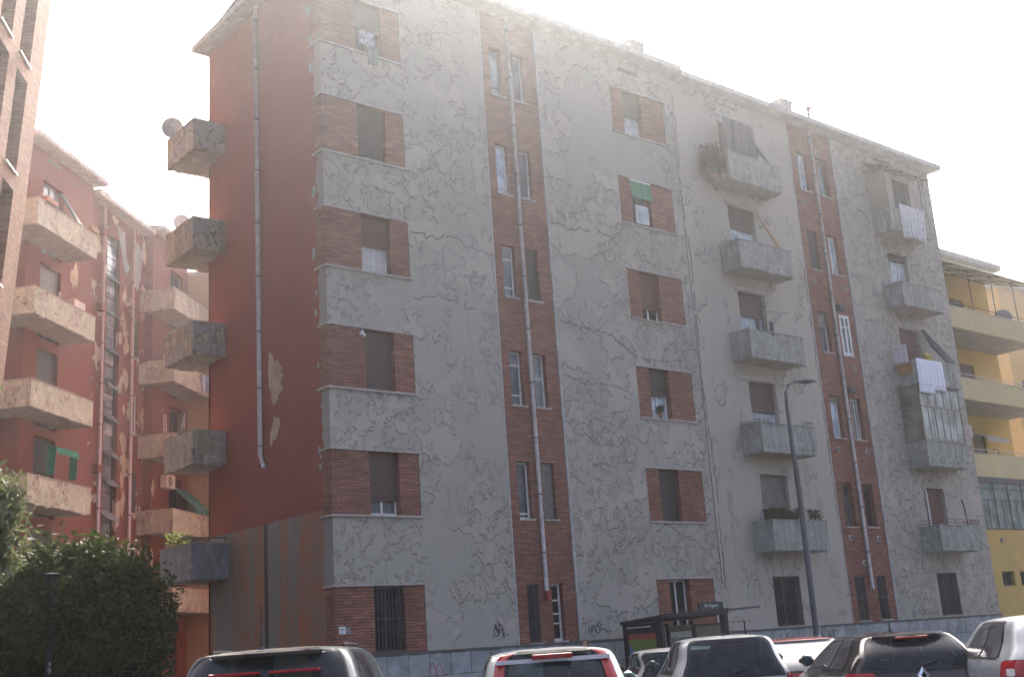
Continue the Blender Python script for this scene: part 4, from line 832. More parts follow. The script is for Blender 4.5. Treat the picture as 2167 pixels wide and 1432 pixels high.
# black hatch with diamond emblem
L=hatch(4.05,1.73,1.40,belt=.93,rw=.60,tail=.42,bulge=.1)
def black_x(t,sh,both,tail,rub):
    p=sh.P(0,2.72,.02); ch=plain('chrome',(.8,.8,.8),.12,.9)
    m=MB(); o=[(0,.105),(.072,0),(0,-.105),(-.072,0)]; i_=[(0,.05),(.032,0),(0,-.05),(-.032,0)]
    A_=[(p[0],a,p[2]-.01+b) for a,b in o]; B_=[(p[0]-.015,a,p[2]-.01+b) for a,b in i_]; C_=[(p[0]+.04,a,p[2]-.01+b) for a,b in o]
    m.grid([A_,B_],closed=True); m.grid([C_,A_],closed=True); m.build('emblem',ch,t)
    m=MB(); 
    for y in (.42,-.46): m.box(.72,.78,y-.05,y+.05,1.362,1.372)
    m.build('roof_glint',M['wht'],t)  # two small white boxes put on the roof as painted glints
car('glossy black hatchback with a chrome diamond emblem on its tailgate','car',place(57.6,15.6),HD+R(2),L,(paintm('paint_black',(.012,.010,.012),.0,.15),G),glassk=(0,8.4),glassl=(3.1,5.45),spoiler=(8.8,5.75,6.05,.12),brake=(0,.03,1.325,.34,((-.2,.2),)),lights=(6.8,12,2.35,3.0),antenna=(1.2,0,1.39,.16,-.02),side=((12.8,15.0),(15.4,18.6)),extra=black_x)
# white silver hatch at right edge
L=hatch(4.08,1.75,1.50,belt=.98,rw=.64,tail=.30)
car('pale silver hatchback at the right edge with a square rear light','car',place(64.6,14.3),HD+R(8),L,(paintm('paint_pale_silver',(.40,.43,.45)),G),glassk=(0,7.6),glassl=(3.3,5.45),spoiler=(8.5,5.72,6.05,.08),lights=(8.4,12.4,2.35,3.2),side=((13.3,15.6),(15.95,18.8)),antenna=None,mirror=None)
# cream small van behind, red coupe behind
L=hatch(3.9,1.66,1.36,belt=.9,rw=.70,tail=.14)
car('cream white car partly hidden left of the small silver grey hatchback','car',place(47.2,19.6),HD,L,(paintm('paint_cream',(.62,.60,.54),0,.4),G),glassk=(0,9.6),glassl=(3.1,5.5),lights=(9,12,1.8,2.6),group='cars parked in front of the peeling block')
L=hatch(4.1,1.72,1.39,belt=.9,rw=.60,tail=.75)
def red_x(t,sh,both,tail,rub): pass
car('red fastback car whose sloping glass mirrors the white sky, left of the black hatchback','car',place(52.9,19.2),HD+R(3),L,(paintm('paint_red',(.33,.035,.03),0,.3),G2),glassk=(0,9.6),glassl=(3.0,5.5),lights=(9.8,12,2.2,2.9),extra=red_x)
# ================================================================ STREET LAMPS
t=thing('street_lamp','tall dark curved arm street lamp in front of the balconies','street lamp',(26.72,20,0))
m=MB(); pts=[(0,0,0),(0,0,5.0),(-.05,0,7.6),(-.02,0,7.95),(.1,0,8.16),(.32,0,8.28),(.7,0,8.33)]
m.tube(pts,[.10,.072,.05,.046,.044,.042,.04],12); m.build('pole',plain('lamp_pole_dark_grey',(.09,.09,.10),.5,.2),t,smooth=True)
rows=[]
for k in range(9):
    a=k/8; w_=.17*math.sin(math.pi*(.12+.8*a))**.6; rows.append([(.55+.85*a,w_*math.cos(q),8.33+.06*a+.065*max(.25,math.sin(math.pi*(.1+.8*a)))*math.sin(q)) for q in [j*math.pi/6 for j in range(12)]])
m=MB().grid(rows,closed=True); m.f.append(tuple(range(12))); m.mi.append(0); m.f.append(tuple(range(96,108))[::-1]); m.mi.append(0); h=m.build('lamp_head',plain('lamp_head_dark',(.07,.07,.08),.5),t,smooth=True)
MB().box(.8,1.25,-.1,.1,8.31,8.335).build('lens',plain('frosted_lens',(.4,.4,.38),.3),h)
MB().box(-.12,.0,-.125,-.118,1.05,1.35).build('sticker',M['wht'],t)
t=thing('street_lamp','black lantern post with the number 39 standing before the round dark tree','street lamp',(27.3*math.sin(R(18.3)),27.3*math.cos(R(18.3)),0))
m=MB().tube([(0,0,0),(0,0,.6),(0,0,.62),(0,0,3.1)],[.11,.11,.075,.06],12); m.build('pole',plain('lantern_pole',(.035,.037,.045),.5,.2),t,smooth=True)
MB().tube([(0,0,3.05),(0,0,3.12),(0,0,3.3)],[.07,.1,.13],12).build('collar',M['ironB'],t); m=MB()
for q in range(4):
    a=R(45+90*q); m.tube([(.11*math.cos(a),.11*math.sin(a),3.3),(.19*math.cos(a),.19*math.sin(a),3.66)],.012,5)
m.build('cage',M['ironB'],t); MB().tube([(0,0,3.31),(0,0,3.64)],[.1,.165],12).build('globe',plain('smoky_lantern_glass',(.06,.065,.06),.2),t)
MB().tube([(0,0,3.655),(0,0,3.68),(0,0,3.72)],[.24,.24,.06],16).build('cap',plain('matt_black_cap',(.02,.02,.022),.95,0,.1,.05),t)
num=plain('white_number_paint',(.6,.6,.58),.6)
Mx=Matrix.Rotation(-R(18),4,'Z')@Matrix.Translation((.02,-.082,1.82))@Matrix.Rotation(R(90),4,'X'); text_mesh('number','3',.16,num,t,Mx)
Mx=Matrix.Rotation(-R(18),4,'Z')@Matrix.Translation((.02,-.082,1.70))@Matrix.Rotation(R(90),4,'X'); text_mesh('number','9',.16,num,t,Mx)
# ================================================================ BUS SHELTER
BS=thing('bus_shelter','dark framed bus shelter with glass canopy and colourful poster panel on the pavement','bus shelter',(24,22.4,.13))
db=plain('shelter_dark_metal',(.035,.03,.036),.45,.2); BX=0
def bw(m,name,mt,**k): return m.build(name,mt,BS,True,**k)
XL,YF_,YB_=22.47,21.6,22.9
for x,y,zt,r_ in ((XL,YB_,1.95,.05),(XL,YF_,2.02,.05),(24.9,YF_,2.2,.08),(24.05,YB_,1.9,.04),(25.05,YB_,1.9,.04)): bw(MB().box(x-r_,x+r_,y-r_,y+r_,.13,zt),'post',db)
m=MB(); a0,a1,a2,a3=(XL-.08,YF_-.12,2.02),(24.98,YF_-.12,2.05),(24.98,YB_+.1,1.98),(XL-.08,YB_+.1,1.93)
up=lambda p,h:(p[0],p[1],p[2]+h)
T4=[up(a0,.09),up(a1,.15),up(a2,.13),up(a3,.08)]; m.quad(*T4); m.quad(a3,a2,a1,a0); B4=[a0,a1,a2,a3]
for q in range(4): m.quad(B4[q],B4[(q+1)%4],T4[(q+1)%4],T4[q])
bw(m,'canopy',db)
m=MB(); m.quad((24.98,YF_-.1,2.16),(26.42,YF_,2.2),(26.42,YF_+.1,2.2),(24.98,YB_+.1,2.06)); o=bw(m,'glass_canopy',glass_mat('shelter_glass',(.10,.13,.13),.15)); o.modifiers.new('solid','SOLIDIFY').thickness=.03
bw(MB().tube([(24.98,YB_+.1,2.05),(26.45,YF_+.1,2.19)],.02,6).tube([(24.98,YF_-.1,2.17),(26.45,YF_,2.21)],.025,6),'canopy_edge',db)
bw(MB().box(XL+.05,24.0,YB_-.01,YB_+.01,.3,1.85).box(24.1,25.0,YB_-.01,YB_+.01,.3,1.85),'back_glass',glass_mat('back_glass',(.16,.17,.16),.1)); bw(MB().box(25.15,26.2,YB_-.02,YB_+.02,.5,1.8),'map_board',plain('map_board',(.22,.18,.13),.6)); bw(MB().box(25.1,25.15,YB_-.04,YB_+.02,.3,1.85).box(26.2,26.25,YB_-.04,YB_+.02,.3,1.85).box(25.15,26.2,YB_-.04,YB_+.02,1.8,1.85),'board_frame',db)
bw(MB().box(24.15,24.98,YB_-.03,YB_-.015,1.52,1.68),'timetable_strip',plain('timetable_paper',(.6,.6,.58),.6)); bw(MB().box(24.1,25.0,YB_-.03,YB_-.015,1.7,1.85),'header_panel',plain('map_board',(.22,.18,.13),.6))
bw(MB().tube([(25.6,22.3,.13),(25.6,22.3,1.83),(26.2,22.0,1.85),(26.2,22.0,.13)],.022,6),'side_rail',db)
pf=bw(MB().box(XL-.06,XL+.08,YF_+.06,YB_-.06,.35,1.93),'poster_case',db)
def poster():
    t=NT('advert_poster'); o=t.sep(); n=t.noise(6,4,.6,.3); y,z=o[1],o[2]
    zz=t.math('ADD',z,t.math('MULTIPLY',t.math('SUBTRACT',n,.5),.16))
    k=t.mix(t.rng(zz,1.38,1.42),(.17,.24,.06),(.34,.09,.055)); k=t.mix(t.rng(zz,1.52,1.55),k,(.05,.04,.045))
    d=t.math('ADD',t.math('MULTIPLY',y,-1.1),z); k=t.mix(t.rng(d,.90,.94,1,0),k,(.09,.20,.36))
    for cy in (-.30,-.58):
        e=t.math('ADD',t.math('POWER',t.math('DIVIDE',t.math('SUBTRACT',y,cy),.09),2),t.math('POWER',t.math('DIVIDE',t.math('SUBTRACT',z,1.05),.17),2)); k=t.mix(t.rng(e,.9,1.1,1,0),k,(.26,.15,.09))
    return t.done(k,.35)
MB().box(XL-.066,XL-.062,YF_+.16,YB_-.16,.5,1.72).build('poster',poster(),pf,True); MB().box(XL-.07,XL-.062,YF_+.3,YB_-.12,1.83,1.855).build('light_strip',M['wht'],pf,True)
sg_=bw(MB().box(23.95,24.92,YF_-.02,YF_+.02,2.2,2.38),'street_sign',plain('sign_dark_green_grey',(.05,.065,.065),.5))
text_mesh('sign_text','Via Segneri',.125,num,sg_,FACE_MINUS_Y(24.43-24,YF_-.028-22.4,2.285-.13))
# ================================================================ PERSON
def person(loc,rz,label):
    o=bpy.data.meshes.new('person')
    J=[(0,0,.90),(0,.01,1.08),(0,.01,1.24),(0,0,1.31),(0,-.01,1.36), (-.09,0,.86),(-.10,-.02,.47),(-.10,.03,.07),(-.10,-.10,.03),(.09,0,.86),(.10,.02,.47),(.10,.1,.08),(.10,-.03,.03),(-.17,.01,1.22),(-.21,.02,.98),(-.2,-.08,.78),(.17,.01,1.22),(.21,.03,.98),(.2,-.04,.78)]
    E=[(0,1),(1,2),(2,3),(3,4),(0,5),(5,6),(6,7),(7,8),(0,9),(9,10),(10,11),(11,12),(2,13),(13,14),(14,15),(2,16),(16,17),(17,18)]
    rad=[.13,.12,.13,.06,.05,.09,.06,.042,.04,.09,.06,.042,.04,.06,.042,.03,.06,.042,.03]
    o.from_pydata(J,E,[]); p=bpy.data.objects.new('person',o); col.objects.link(p); p.location=loc; p.rotation_euler=(0,0,rz)
    sk_=p.modifiers.new('skin','SKIN'); 
    if not o.skin_vertices: p.data.skin_vertices.data if False else None
    layer=o.skin_vertices[0].data if len(o.skin_vertices) else None
    if layer:
        for i,r_ in enumerate(rad): layer[i].radius=(r_,r_)
        layer[0].use_root=True
    sb=p.modifiers.new('sub','SUBSURF'); sb.levels=2; sb.render_levels=2; o.materials.append(plain('dark_coat',(.05,.05,.06),.8)); tag(p,label,'person')
    def ball(name,c,r3,mat,f=None):
        rows=[]
        for i in range(13):
            a=math.pi*i/12; rr2=[]
            for j in range(20):
                b=2*math.pi*j/20; v=Vector((math.sin(a)*math.cos(b)*r3[0],math.sin(a)*math.sin(b)*r3[1],math.cos(a)*r3[2]))
                if f: v=f(v)
                rr2.append((c[0]+v.x,c[1]+v.y,c[2]+v.z))
            rows.append(rr2)
        return MB().grid(rows,closed=True).build(name,mat,p,smooth=True)
    skin=plain('skin_tone',(.38,.22,.16),.6)
    def fc(v):
        if v.z<-.03: v.x*=.85+v.z*.9; v.y*=.93
        if v.y<-.07 and abs(v.x)<.02 and -.04<v.z<.02: v.y-=.02
        return v
    h=ball('head',(0,-.01,1.475),(.075,.095,.115),skin,fc)
    ball('hair',(0,.012,1.495),(.086,.10,.112),plain('dark_hair',(.02,.016,.014),.7),lambda v:Vector((v.x,v.y if v.y>-.06 or v.z>.06 else -.055,v.z)))
    for s in (-1,1):
        ball('ear',(s*.078,0,1.47),(.012,.02,.03),skin); ball('eye',(s*.03,-.1,1.485),(.011,.008,.008),M['wht'])
        for k,(dx,l_) in enumerate(((-.024,.065),(-.008,.075),(.008,.07),(.024,.055))): MB().tube([(s*.2+dx,-.07 if s<0 else -.03,.775),(s*.2+dx,-.085 if s<0 else -.045,.775-l_*.5),(s*.2+dx,-.08 if s<0 else -.04,.775-l_)],[.009,.009,.006],6).build('finger',skin,p,smooth=True)
        MB().tube([(s*.17,-.08,.79),(s*.16,-.10,.75)],[.011,.008],6).build('thumb',skin,p,smooth=True)
    ball('mouth',(0,-.098,1.425),(.02,.006,.005),plain('lips',(.3,.1,.08),.6))
    return p
person((19.35,21.1,.02),R(-60),'dark haired person in a dark coat walking behind the silver hatchback')
# ================================================================ TREES
def leafmat(name,a,b,tr=.25):
    t=NT(name); g=t.n('ShaderNodeNewGeometry'); n=t.noise(2.2,4,.6); f=t.math('FRACT',t.math('MULTIPLY',g.outputs['Random Per Island'],7.3))
    k=t.mix(t.rng(n,.35,.65),a,b); k=t.mix(t.rng(f,.0,1,0,.6,False),k,tuple(x*1.9 for x in b)); k=t.mix(t.rng(t.math('FRACT',t.math('MULTIPLY',g.outputs['Random Per Island'],31.7)),.9,1,0,.5,False),k,(.16,.13,.03))
    t.b.inputs['Transmission Weight'].default_value=0; m=t.done(k,.75,0,.2)
    tl=t.n('ShaderNodeBsdfTranslucent'); t.put(tl.inputs[0],t.mix(.0,tuple(min(1,x*2.2) for x in (b[0]*1.5,b[1]*1.6,b[2])),(0,0,0))); mx=t.n('ShaderNodeMixShader'); mx.inputs[0].default_value=tr
    out=[q for q in t.t.nodes if q.type=='OUTPUT_MATERIAL'][0]; t.t.links.new(t.b.outputs[0],mx.inputs[1]); t.t.links.new(tl.outputs[0],mx.inputs[2]); t.t.links.new(mx.outputs[0],out.inputs[0]); return m
def crown(name,blobs,nleaf,size,mat,parent,seed,shell=.45,elong=2.2):
    rr=random.Random(seed); m=MB(); tot=sum(b[3]*b[4]*b[5] for b in blobs)
    for (cx,cy,cz2,rx,ry,rz2) in blobs[:]:
        ph=[rr.uniform(0,6.28) for _ in range(6)]
        for _ in range(int(nleaf*rx*ry*rz2/tot)):
            u=rr.uniform(-1,1); a=rr.uniform(0,2*math.pi); q=math.sqrt(1-u*u); d=Vector((q*math.cos(a),q*math.sin(a),u))
            lump=1+.10*math.sin(3*a+ph[0]+4*u)+.08*math.sin(7*a+ph[1]-6*u)+.06*math.sin(13*a+9*u+ph[2])+.04*math.sin(23*a-17*u+ph[3])
            r_=(1-shell*rr.random()**1.6)*lump; c=Vector((cx+d.x*rx*r_,cy+d.y*ry*r_,cz2+d.z*rz2*r_))
            if c.z<.5: continue
            ax=Vector((rr.gauss(0,1),rr.gauss(0,1),rr.gauss(-.3,.8))).normalized(); b_=ax.cross(Vector((rr.gauss(0,1),rr.gauss(0,1),rr.gauss(0,1)))).normalized(); s=size*rr.uniform(.6,1.3)
            m.quad(tuple(c-ax*s*elong*.5),tuple(c+b_*s*.4),tuple(c+ax*s*elong*.5),tuple(c-b_*s*.4))
    return m.build(name,mat,parent)
def tree(label,loc,blobs,nleaf,size,mat,seed,trunk_r,trunk_h,group=None,cat='tree',**k):
    t=thing('tree',label,cat,loc,0,group); rr=random.Random(seed+5)
    m=MB().tube([(0,0,-.05),(.03,0,trunk_h*.5),(-.02,.03,trunk_h)],[trunk_r*1.3,trunk_r,trunk_r*.8],10)
    for i in range(6):
        b=blobs[i%len(blobs)]; e=Vector((b[0]+rr.uniform(-.4,.4)*b[3],b[1]+rr.uniform(-.4,.4)*b[4],b[2]+rr.uniform(0,.5)*b[5])); s=Vector((-.02,.03,trunk_h*.9)); mid=(s+e)/2+Vector((rr.uniform(-.2,.2),rr.uniform(-.2,.2),-.1)); m.tube([s,mid,e],[trunk_r*.5,trunk_r*.3,trunk_r*.1],6)
    m.build('trunk',plain('bark',(.10,.08,.06),.9,0,.3),t); crown('crown',blobs,nleaf,size,mat,t,seed,**k); return t
lm1=leafmat('leaf_dark_evergreen',(.015,.021,.009),(.032,.044,.016),.14); lm2=leafmat('leaf_pale_silvery',(.055,.062,.04),(.10,.105,.07),.15); lm3=leafmat('leaf_yellow_green',(.045,.055,.018),(.075,.085,.03),.25)
c=at(19.6,29.0)
tree('rounded dense dark evergreen tree behind the lantern post','',[(0,0,0,0,0,0)],0,0,None,0,0,0) if False else None
tree('rounded dense dark evergreen tree behind the lantern post',(c.x,c.y,0),[(-.2,0,2.7,1.95,1.8,1.9),(.75,-.3,2.45,1.3,1.4,1.75),(-1.0,-.4,2.4,1.25,1.4,1.6),(.15,0,3.6,1.0,1.1,1.0),(.95,.2,3.5,.75,.8,.85),(-.8,0,3.55,.7,.8,.7)],30000,.085,lm1,21,.14,1.6,shell=.4)
c=at(15.0,24.5)
tree('pale silvery leaved tree cut by the left edge of the view',(c.x,c.y,0),[(0,0,4.4,.95,1.0,1.1),(.25,-.2,4.8,.7,.8,.75),(-.55,0,6.8,.75,1.0,1.4),(.45,0,3.9,.55,.7,.6)],6500,.085,lm2,5,.12,2.6,shell=.9,elong=2.6)
c=at(17.3,31.5)
tree('yellow green shrub half hidden behind the round dark tree',(c.x,c.y,0),[(-.5,0,3.6,.8,.7,.8),(-.7,-.3,2.0,1.1,.9,1.4)],3500,.09,lm3,9,.08,1.5,shell=.8,cat='shrub')
c=at(18.2,30.8)
hd=MB(); rr=random.Random(4)
tree('low yellow green shrub glowing beneath the round dark tree',(c.x,c.y,0),[(0,0,.9,1.6,.7,.8),(1.8,.2,.8,1.2,.6,.7)],5000,.08,lm3,14,.05,.5,shell=.8,cat='shrub')
# low red wall / gate behind the tree
fw_=MB(); p0=Vector((11.2,33.5)); 
t=thing('fence','rusty red bar fence between the dark tree and the dark green grey crossover','fence',(12.2,32.0,0),R(-30))
for k in range(26): pass
m=MB(); m.box(-2.6,2.6,-.03,.03,1.35,1.41).box(-2.6,2.6,-.03,.03,.2,.26); m.build('rail',plain('fence_rust_red',(.24,.08,.05),.7),t); m=MB()
for k in range(34): 
    MB().box(-2.58+k*.155,-2.56+k*.155,-.012,.012,.05,1.5).build('bar',plain('fence_rust_red',(.24,.08,.05),.7),t)
# ================================================================ BALCONY THINGS
def cloth(name,label,cat,u0,u1,z0,z1,y,mat,folds=5,amp=.03,group=None,drop=0.,seed=0,ax='x',flare=0.,parent=None):
    rr=random.Random(seed); ph=[rr.uniform(0,6) for _ in range(4)]; nu,nz=36,12; rows=[]
    for j in range(nz+1):
        v=j/nz; z=z1+(z0-z1)*v; row=[]
        for i in range(nu+1):
            a=i/nu; u=u0+(u1-u0)*a+flare*v*(a-.5); dy=amp*(.3+.7*v)*(math.sin(a*folds*2*math.pi+ph[0]+.6*v)+.4*math.sin(a*folds*4.3*math.pi+ph[1])); zz=z+(drop*math.sin(a*math.pi*2.2+ph[2])*v)
            row.append((u,y+dy,zz) if ax=='x' else (y+dy,u,zz))
        rows.append(row)
    loc=((u0+u1)/2,y,z1) if ax=='x' else (y,(u0+u1)/2,z1)
    o=MB().grid(rows).build(name,mat,parent,parent is not None,smooth=True,loc=loc if parent is None else None); o.modifiers.new('solid','SOLIDIFY').thickness=.008
    if parent is None: tag(o,label,cat,group)
    return o
cloth('bed_sheet','white floral sheet hanging over the topmost right balcony','sheet',39.7,41.45,15.95,17.3,23.3,cloth_mat('floral_sheet',(.66,.66,.66),(.32,.33,.36),9,'flower'),6,.035,seed=1,drop=.05,flare=-.15)
cloth('towel','wide white towel draped over the balcony above the glazed veranda','towel',39.2,40.15,9.72,11.03,23.3,cloth_mat('towel_white',(.80,.84,.92)),3,.03,'towels above the glazed veranda',seed=2,flare=.12)
cloth('towel','shorter lavender white towel beside the wide white one above the veranda','towel',40.18,41.0,9.88,11.03,23.3,cloth_mat('towel_lavender',(.80,.81,.90)),3,.03,'towels above the glazed veranda',seed=3,flare=.08)
cloth('hanging_cloth','pale pink laundry drying at the left side of the towel balcony','laundry',23.5,24.1,10.9,11.6,39.0,cloth_mat('laundry_pink',(.6,.54,.58),(.5,.5,.55),5,'flower'),3,.03,seed=4,ax='y')
cloth('doormat','orange cloth hung on the side of the towel balcony','laundry',23.45,24.1,10.5,10.88,39.15,cloth_mat('cloth_orange',(.34,.15,.06)),2,.01,seed=5,ax='y')
cloth('hanging_cloth','white socks and small laundry hung in the top left window','laundry',15.6,16.1,17.45,17.85,24.1,cloth_mat('laundry_mixed',(.62,.62,.68),(.2,.1,.15),16,'flower'),6,.05,seed=6)
cloth('towel','dark green towel drooping from the top left window ledge','towel',15.85,16.25,16.92,17.4,24.1,cloth_mat('towel_dark_green',(.09,.14,.13)),2,.03,seed=7,flare=-.1)
cloth('sun_drape','dark grey net drape hanging before the topmost middle balcony door','drape',30.1,31.75,17.3,18.8,23.75,cloth_mat('net_dark',(.085,.085,.09)),4,.04,seed=8,flare=.35)
o=MB(); rows=[[(30.2+1.5*k/20,24.08-(24.08-23.5)*j/8+.02*math.sin(k*1.1+j),18.8-1.45*j/8-.06*math.sin(k*math.pi/10)*(j/8)) for k in range(21)] for j in range(9)]
tw=MB(); tw.quad((31.72,24.15,18.8),(31.72,24.1,18.8),(32.05,23.45,17.35),(31.95,23.45,17.3),(31.6,24.1,18.4)); o=tw.build('sun_drape',cloth_mat('net_dark',(.085,.085,.09)),None,loc=(31.7,24,18)); o.modifiers.new('solid','SOLIDIFY').thickness=.01; tag(o,'narrow side flap of dark net right of the topmost middle balcony door','drape')
m=MB(); m.quad((31.68,24.12,15.72),(31.75,24.12,15.72),(32.05,23.42,14.15),(31.85,23.42,14.15)); o=m.build('sun_blind',cloth_mat('blind_orange_brown',(.36,.22,.12)),None,loc=(31.8,23.8,15)); o.modifiers.new('solid','SOLIDIFY').thickness=.03; tag(o,'narrow orange brown side blind slanting down to the second middle balcony','blind')
m=MB(); m.quad((41.25,24.1,12.55),(41.42,24.1,12.5),(42.1,23.42,11.1),(41.55,23.42,11.1),(41.3,23.8,11.8)); o=m.build('furled_parasol',cloth_mat('parasol_dark',(.05,.055,.065)),None,loc=(41.6,23.8,11)); o.modifiers.new('solid','SOLIDIFY').thickness=.07; tag(o,'dark folded sunshade leaning right of the towel balcony door','sunshade')
m=MB().tube([(40.55,23.75,11.45),(40.7,23.72,11.3),(40.95,23.7,11.12)],[.06,.17,.13],10); o=m.build('yellow_bag',cloth_mat('bag_yellow',(.50,.42,.06)),None,smooth=True,loc=(40.7,23.75,11)); tag(o,'bright yellow bag on the towel balcony','bag')
m=MB().box(39.5,39.53,23.6,23.95,7.96,8.9); o=MB().tube([(39.34,23.75,8.6),(39.34,23.75,9.1)],[.1,.06],10).build('yellow_jacket',cloth_mat('jacket_yellow',(.42,.38,.05)),None,loc=(39.3,23.8,8.6)); tag(o,'yellow garment seen through the side glass of the veranda','garment')
cloth('sun_drape','dark shade cloth under the corrugated canopy of the topmost right balcony','drape',40.25,41.75,17.15,18.7,23.95,cloth_mat('net_dark',(.085,.085,.09)),3,.03,seed=12)
# drying rack and dark clothes on the middle balcony
t=thing('drying_rack','thin wire drying rack reaching out over the middle third floor balcony','drying rack',(30.6,23.4,11.05))
m=MB()
for q in ((29.3,23.5,11.45),(30.9,23.3,11.72)): pass
m.tube([(30.9,23.45,11.78),(31.7,23.2,11.76),(31.0,23.0,11.6),(30.95,23.45,11.2)],.01,5); m.tube([(29.6,23.5,11.5),(29.35,23.2,11.5),(29.35,23.2,11.4)],.01,5).tube([(29.6,23.5,11.5),(31.0,23.45,11.7)],.008,5); m.build('wire_frame',M['iron'],t,True)
for i,(a,b) in enumerate(((30.2,30.42),(30.5,30.72),(30.78,31.0))): cloth('dark_trousers','dark grey garment on the middle drying rack, '+('left','centre','right')[i]+' of three','garment',a,b,10.95,11.42,23.5-.06*i,cloth_mat('garment_dark',(.06,.065,.07)),1,.02,'dark clothes on the drying rack',seed=20+i)
cloth('hanging_cloth','narrow dark green folded curtain behind the tall street lamp pole','curtain',31.48,31.66,4.8,6.75,23.6,cloth_mat('curtain_dark_green',(.03,.10,.085)),2,.03,seed=33)
# dry bush on top middle balcony
def pot(label,loc,h,r,mat,n,seed,pr=.09,group=None,potm=None,ph=.16,size=.05):
    t=thing('potted_plant',label,'potted plant',loc,0,group); MB().tube([(0,0,0),(0,0,ph),(0,0,ph+.02)],[pr*.75,pr,pr*1.08],10).build('pot',potm or plain('terracotta',(.30,.13,.07),.8),t)
    rr=random.Random(seed); m=MB()
    for _ in range(n):
        a=rr.uniform(0,6.28); q=r*rr.random()**.5; zz=ph+h*rr.random(); c=Vector((q*math.cos(a),q*math.sin(a)*.7,zz)); ax=Vector((math.cos(a)+rr.gauss(0,.5),math.sin(a)+rr.gauss(0,.5),rr.gauss(.7,.5))).normalized(); b_=ax.cross(Vector((0,0,1))+Vector((rr.gauss(0,.5),)*3)).normalized(); s=size*rr.uniform(.6,1.4)
        m.quad(tuple(c-ax*s*1.4),tuple(c+b_*s*.35),tuple(c+ax*s*1.6),tuple(c-b_*s*.35))
    m.build('foliage',mat,t); return t
lmp=leafmat('leaf_houseplant',(.022,.034,.02),(.05,.07,.04),.15); dry=leafmat('dry_twigs',(.06,.05,.045),(.10,.085,.075),.1)
pot('tangled dry plant spilling from the left side of the topmost middle balcony',(29.35,23.75,16.35),.95,.5,dry,1400,1,.1,size=.05)
t=[('bushy green plant at the left corner of the first floor middle balcony',(29.95,23.58),.22,.3,260),('leafy plant with pale leaves second from left on the first floor balcony',(30.4,23.58),.26,.26,220),('reddish plant before the door of the first floor middle balcony',(30.95,23.58),.18,.26,200),('spiky plant by the lamp pole on the first floor balcony',(31.35,23.58),.3,.16,60),('sprawling plant at the right end of the first floor middle balcony',(32.15,23.58),.26,.28,200)]
for i,(lb,(x,y),h,r_,n) in enumerate(t): pot(lb,(x,y,4.735),h+.1,r_,lmp,n,30+i,.09,'potted plants on the first floor middle balcony')
pot('round dark potted plant on the white framed window ledge, second floor',(25.95,24.13,7.955),.2,.14,lmp,120,50,.08)
for i,(x,lb) in enumerate(((31.66,'left one of two pale grey plastic pots on the balcony'),)): pass
o=MB().tube([(39.36,23.8,4.0),(39.34,23.8,6.1),(39.3,23.82,6.2)],.03,8).build('white_pole',M['wht'],None,loc=(39.36,23.8,4)); tag(o,'white pole standing left of the lowest right balcony door','pole')
o=MB().tube([(41.75,23.7,4.05),(41.62,23.7,5.6),(41.5,23.7,5.85)],[.02,.025,.03],6).build('dark_stick',M['ironB'],None,loc=(41.7,23.7,4)); tag(o,'dark stick leaning on the lowest right balcony','stick')
# satellite dishes
def dish(label,loc,r,face,group='satellite dishes'):
    t=thing('satellite_dish',label,'satellite dish',loc,face,group); rows=[]
    for i in range(7): q=r*i/6; rows.append([(q*math.cos(a),-.12*(1-(i/6)**2)*-1-.1,q*math.sin(a)*1.08) for a in [j*math.pi/12 for j in range(24)]])
    o=MB().grid(rows,closed=True).build('reflector',plain('dish_grey',(.42,.42,.42),.5),t,smooth=True); o.modifiers.new('solid','SOLIDIFY').thickness=.012
    MB().tube([(0,.0,-r*1.3),(0,.05,-.1),(0,.02,0)],.02,6).tube([(0,-.05,-r*.9),(0,-.4,-.1)],.01,5).tube([(0,-.44,-.12),(0,-.36,-.04)],.03,6).build('mount',M['iron'],t); return t
dish('grey satellite dish on the topmost corner balcony of the red end wall',(13.62,31.55,17.45),.33,R(-25)); dish('small grey dish on the roof of the courtyard block',(20.4,46.2,20.5),.36,R(-28)); dish('pale dish behind the rail of the top yellow balcony at the right edge',(50.75,25.5,14.55),.42,R(-60))
# air conditioners and cabinets of the courtyard block (authored in its rotated frame)
WM=Matrix.Translation(WO)@Matrix.Rotation(WA,4,'Z')
def wl(u,v,z): return tuple(WM@Vector((u,v,z)))
def ac(label,loc,rz,group='air conditioners'):
    t=thing('air_conditioner',label,'air conditioner',loc,rz,group); bevel(MB().box(-.4,.4,-.16,.14,0,.56).build('casing',plain('ac_casing',(.62,.62,.60),.5),t)); 
    f=MB(); rows=[[(-.1+q*math.cos(a),-.165,.28+q*math.sin(a)) for a in [j*math.pi/10 for j in range(20)]] for q in (.0,.22)]; f.grid(rows,closed=True).build('fan',M['ironB'],t)
    g=MB()
    for k in range(5): q=.05+.04*k; g.tube([(-.1+q*math.cos(a),-.172,.28+q*math.sin(a)) for a in [j*math.pi/8 for j in range(17)]],.005,4,cap=False)
    g.build('fan_grille',M['wht'],t); return t
ac('white air conditioner on the wall left of the teal sun cloth',wl(10.4,1.0,8.92),WA); ac('white air conditioner at the left end of the lowest visible red block balcony',wl(-.1,.6,7.35),WA); ac('white air conditioner at the middle of the lowest visible red block balcony',wl(1.45,.35,7.35),WA); ac('air conditioner on the yellow house wall beside the scalloped awning',(48.1,26.8,9.15),0)
def cab(label,loc,rz,w_,h,m_): t=thing('storage_cabinet',label,'cabinet',loc,rz); bevel(MB().box(-w_/2,w_/2,-.2,.2,0,h).build('carcass',m_,t)); MB().box(-w_/2+.02,-.01,-.215,-.202,.03,h-.03).box(.01,w_/2-.02,-.215,-.202,.03,h-.03).build('door',m_,t); return t
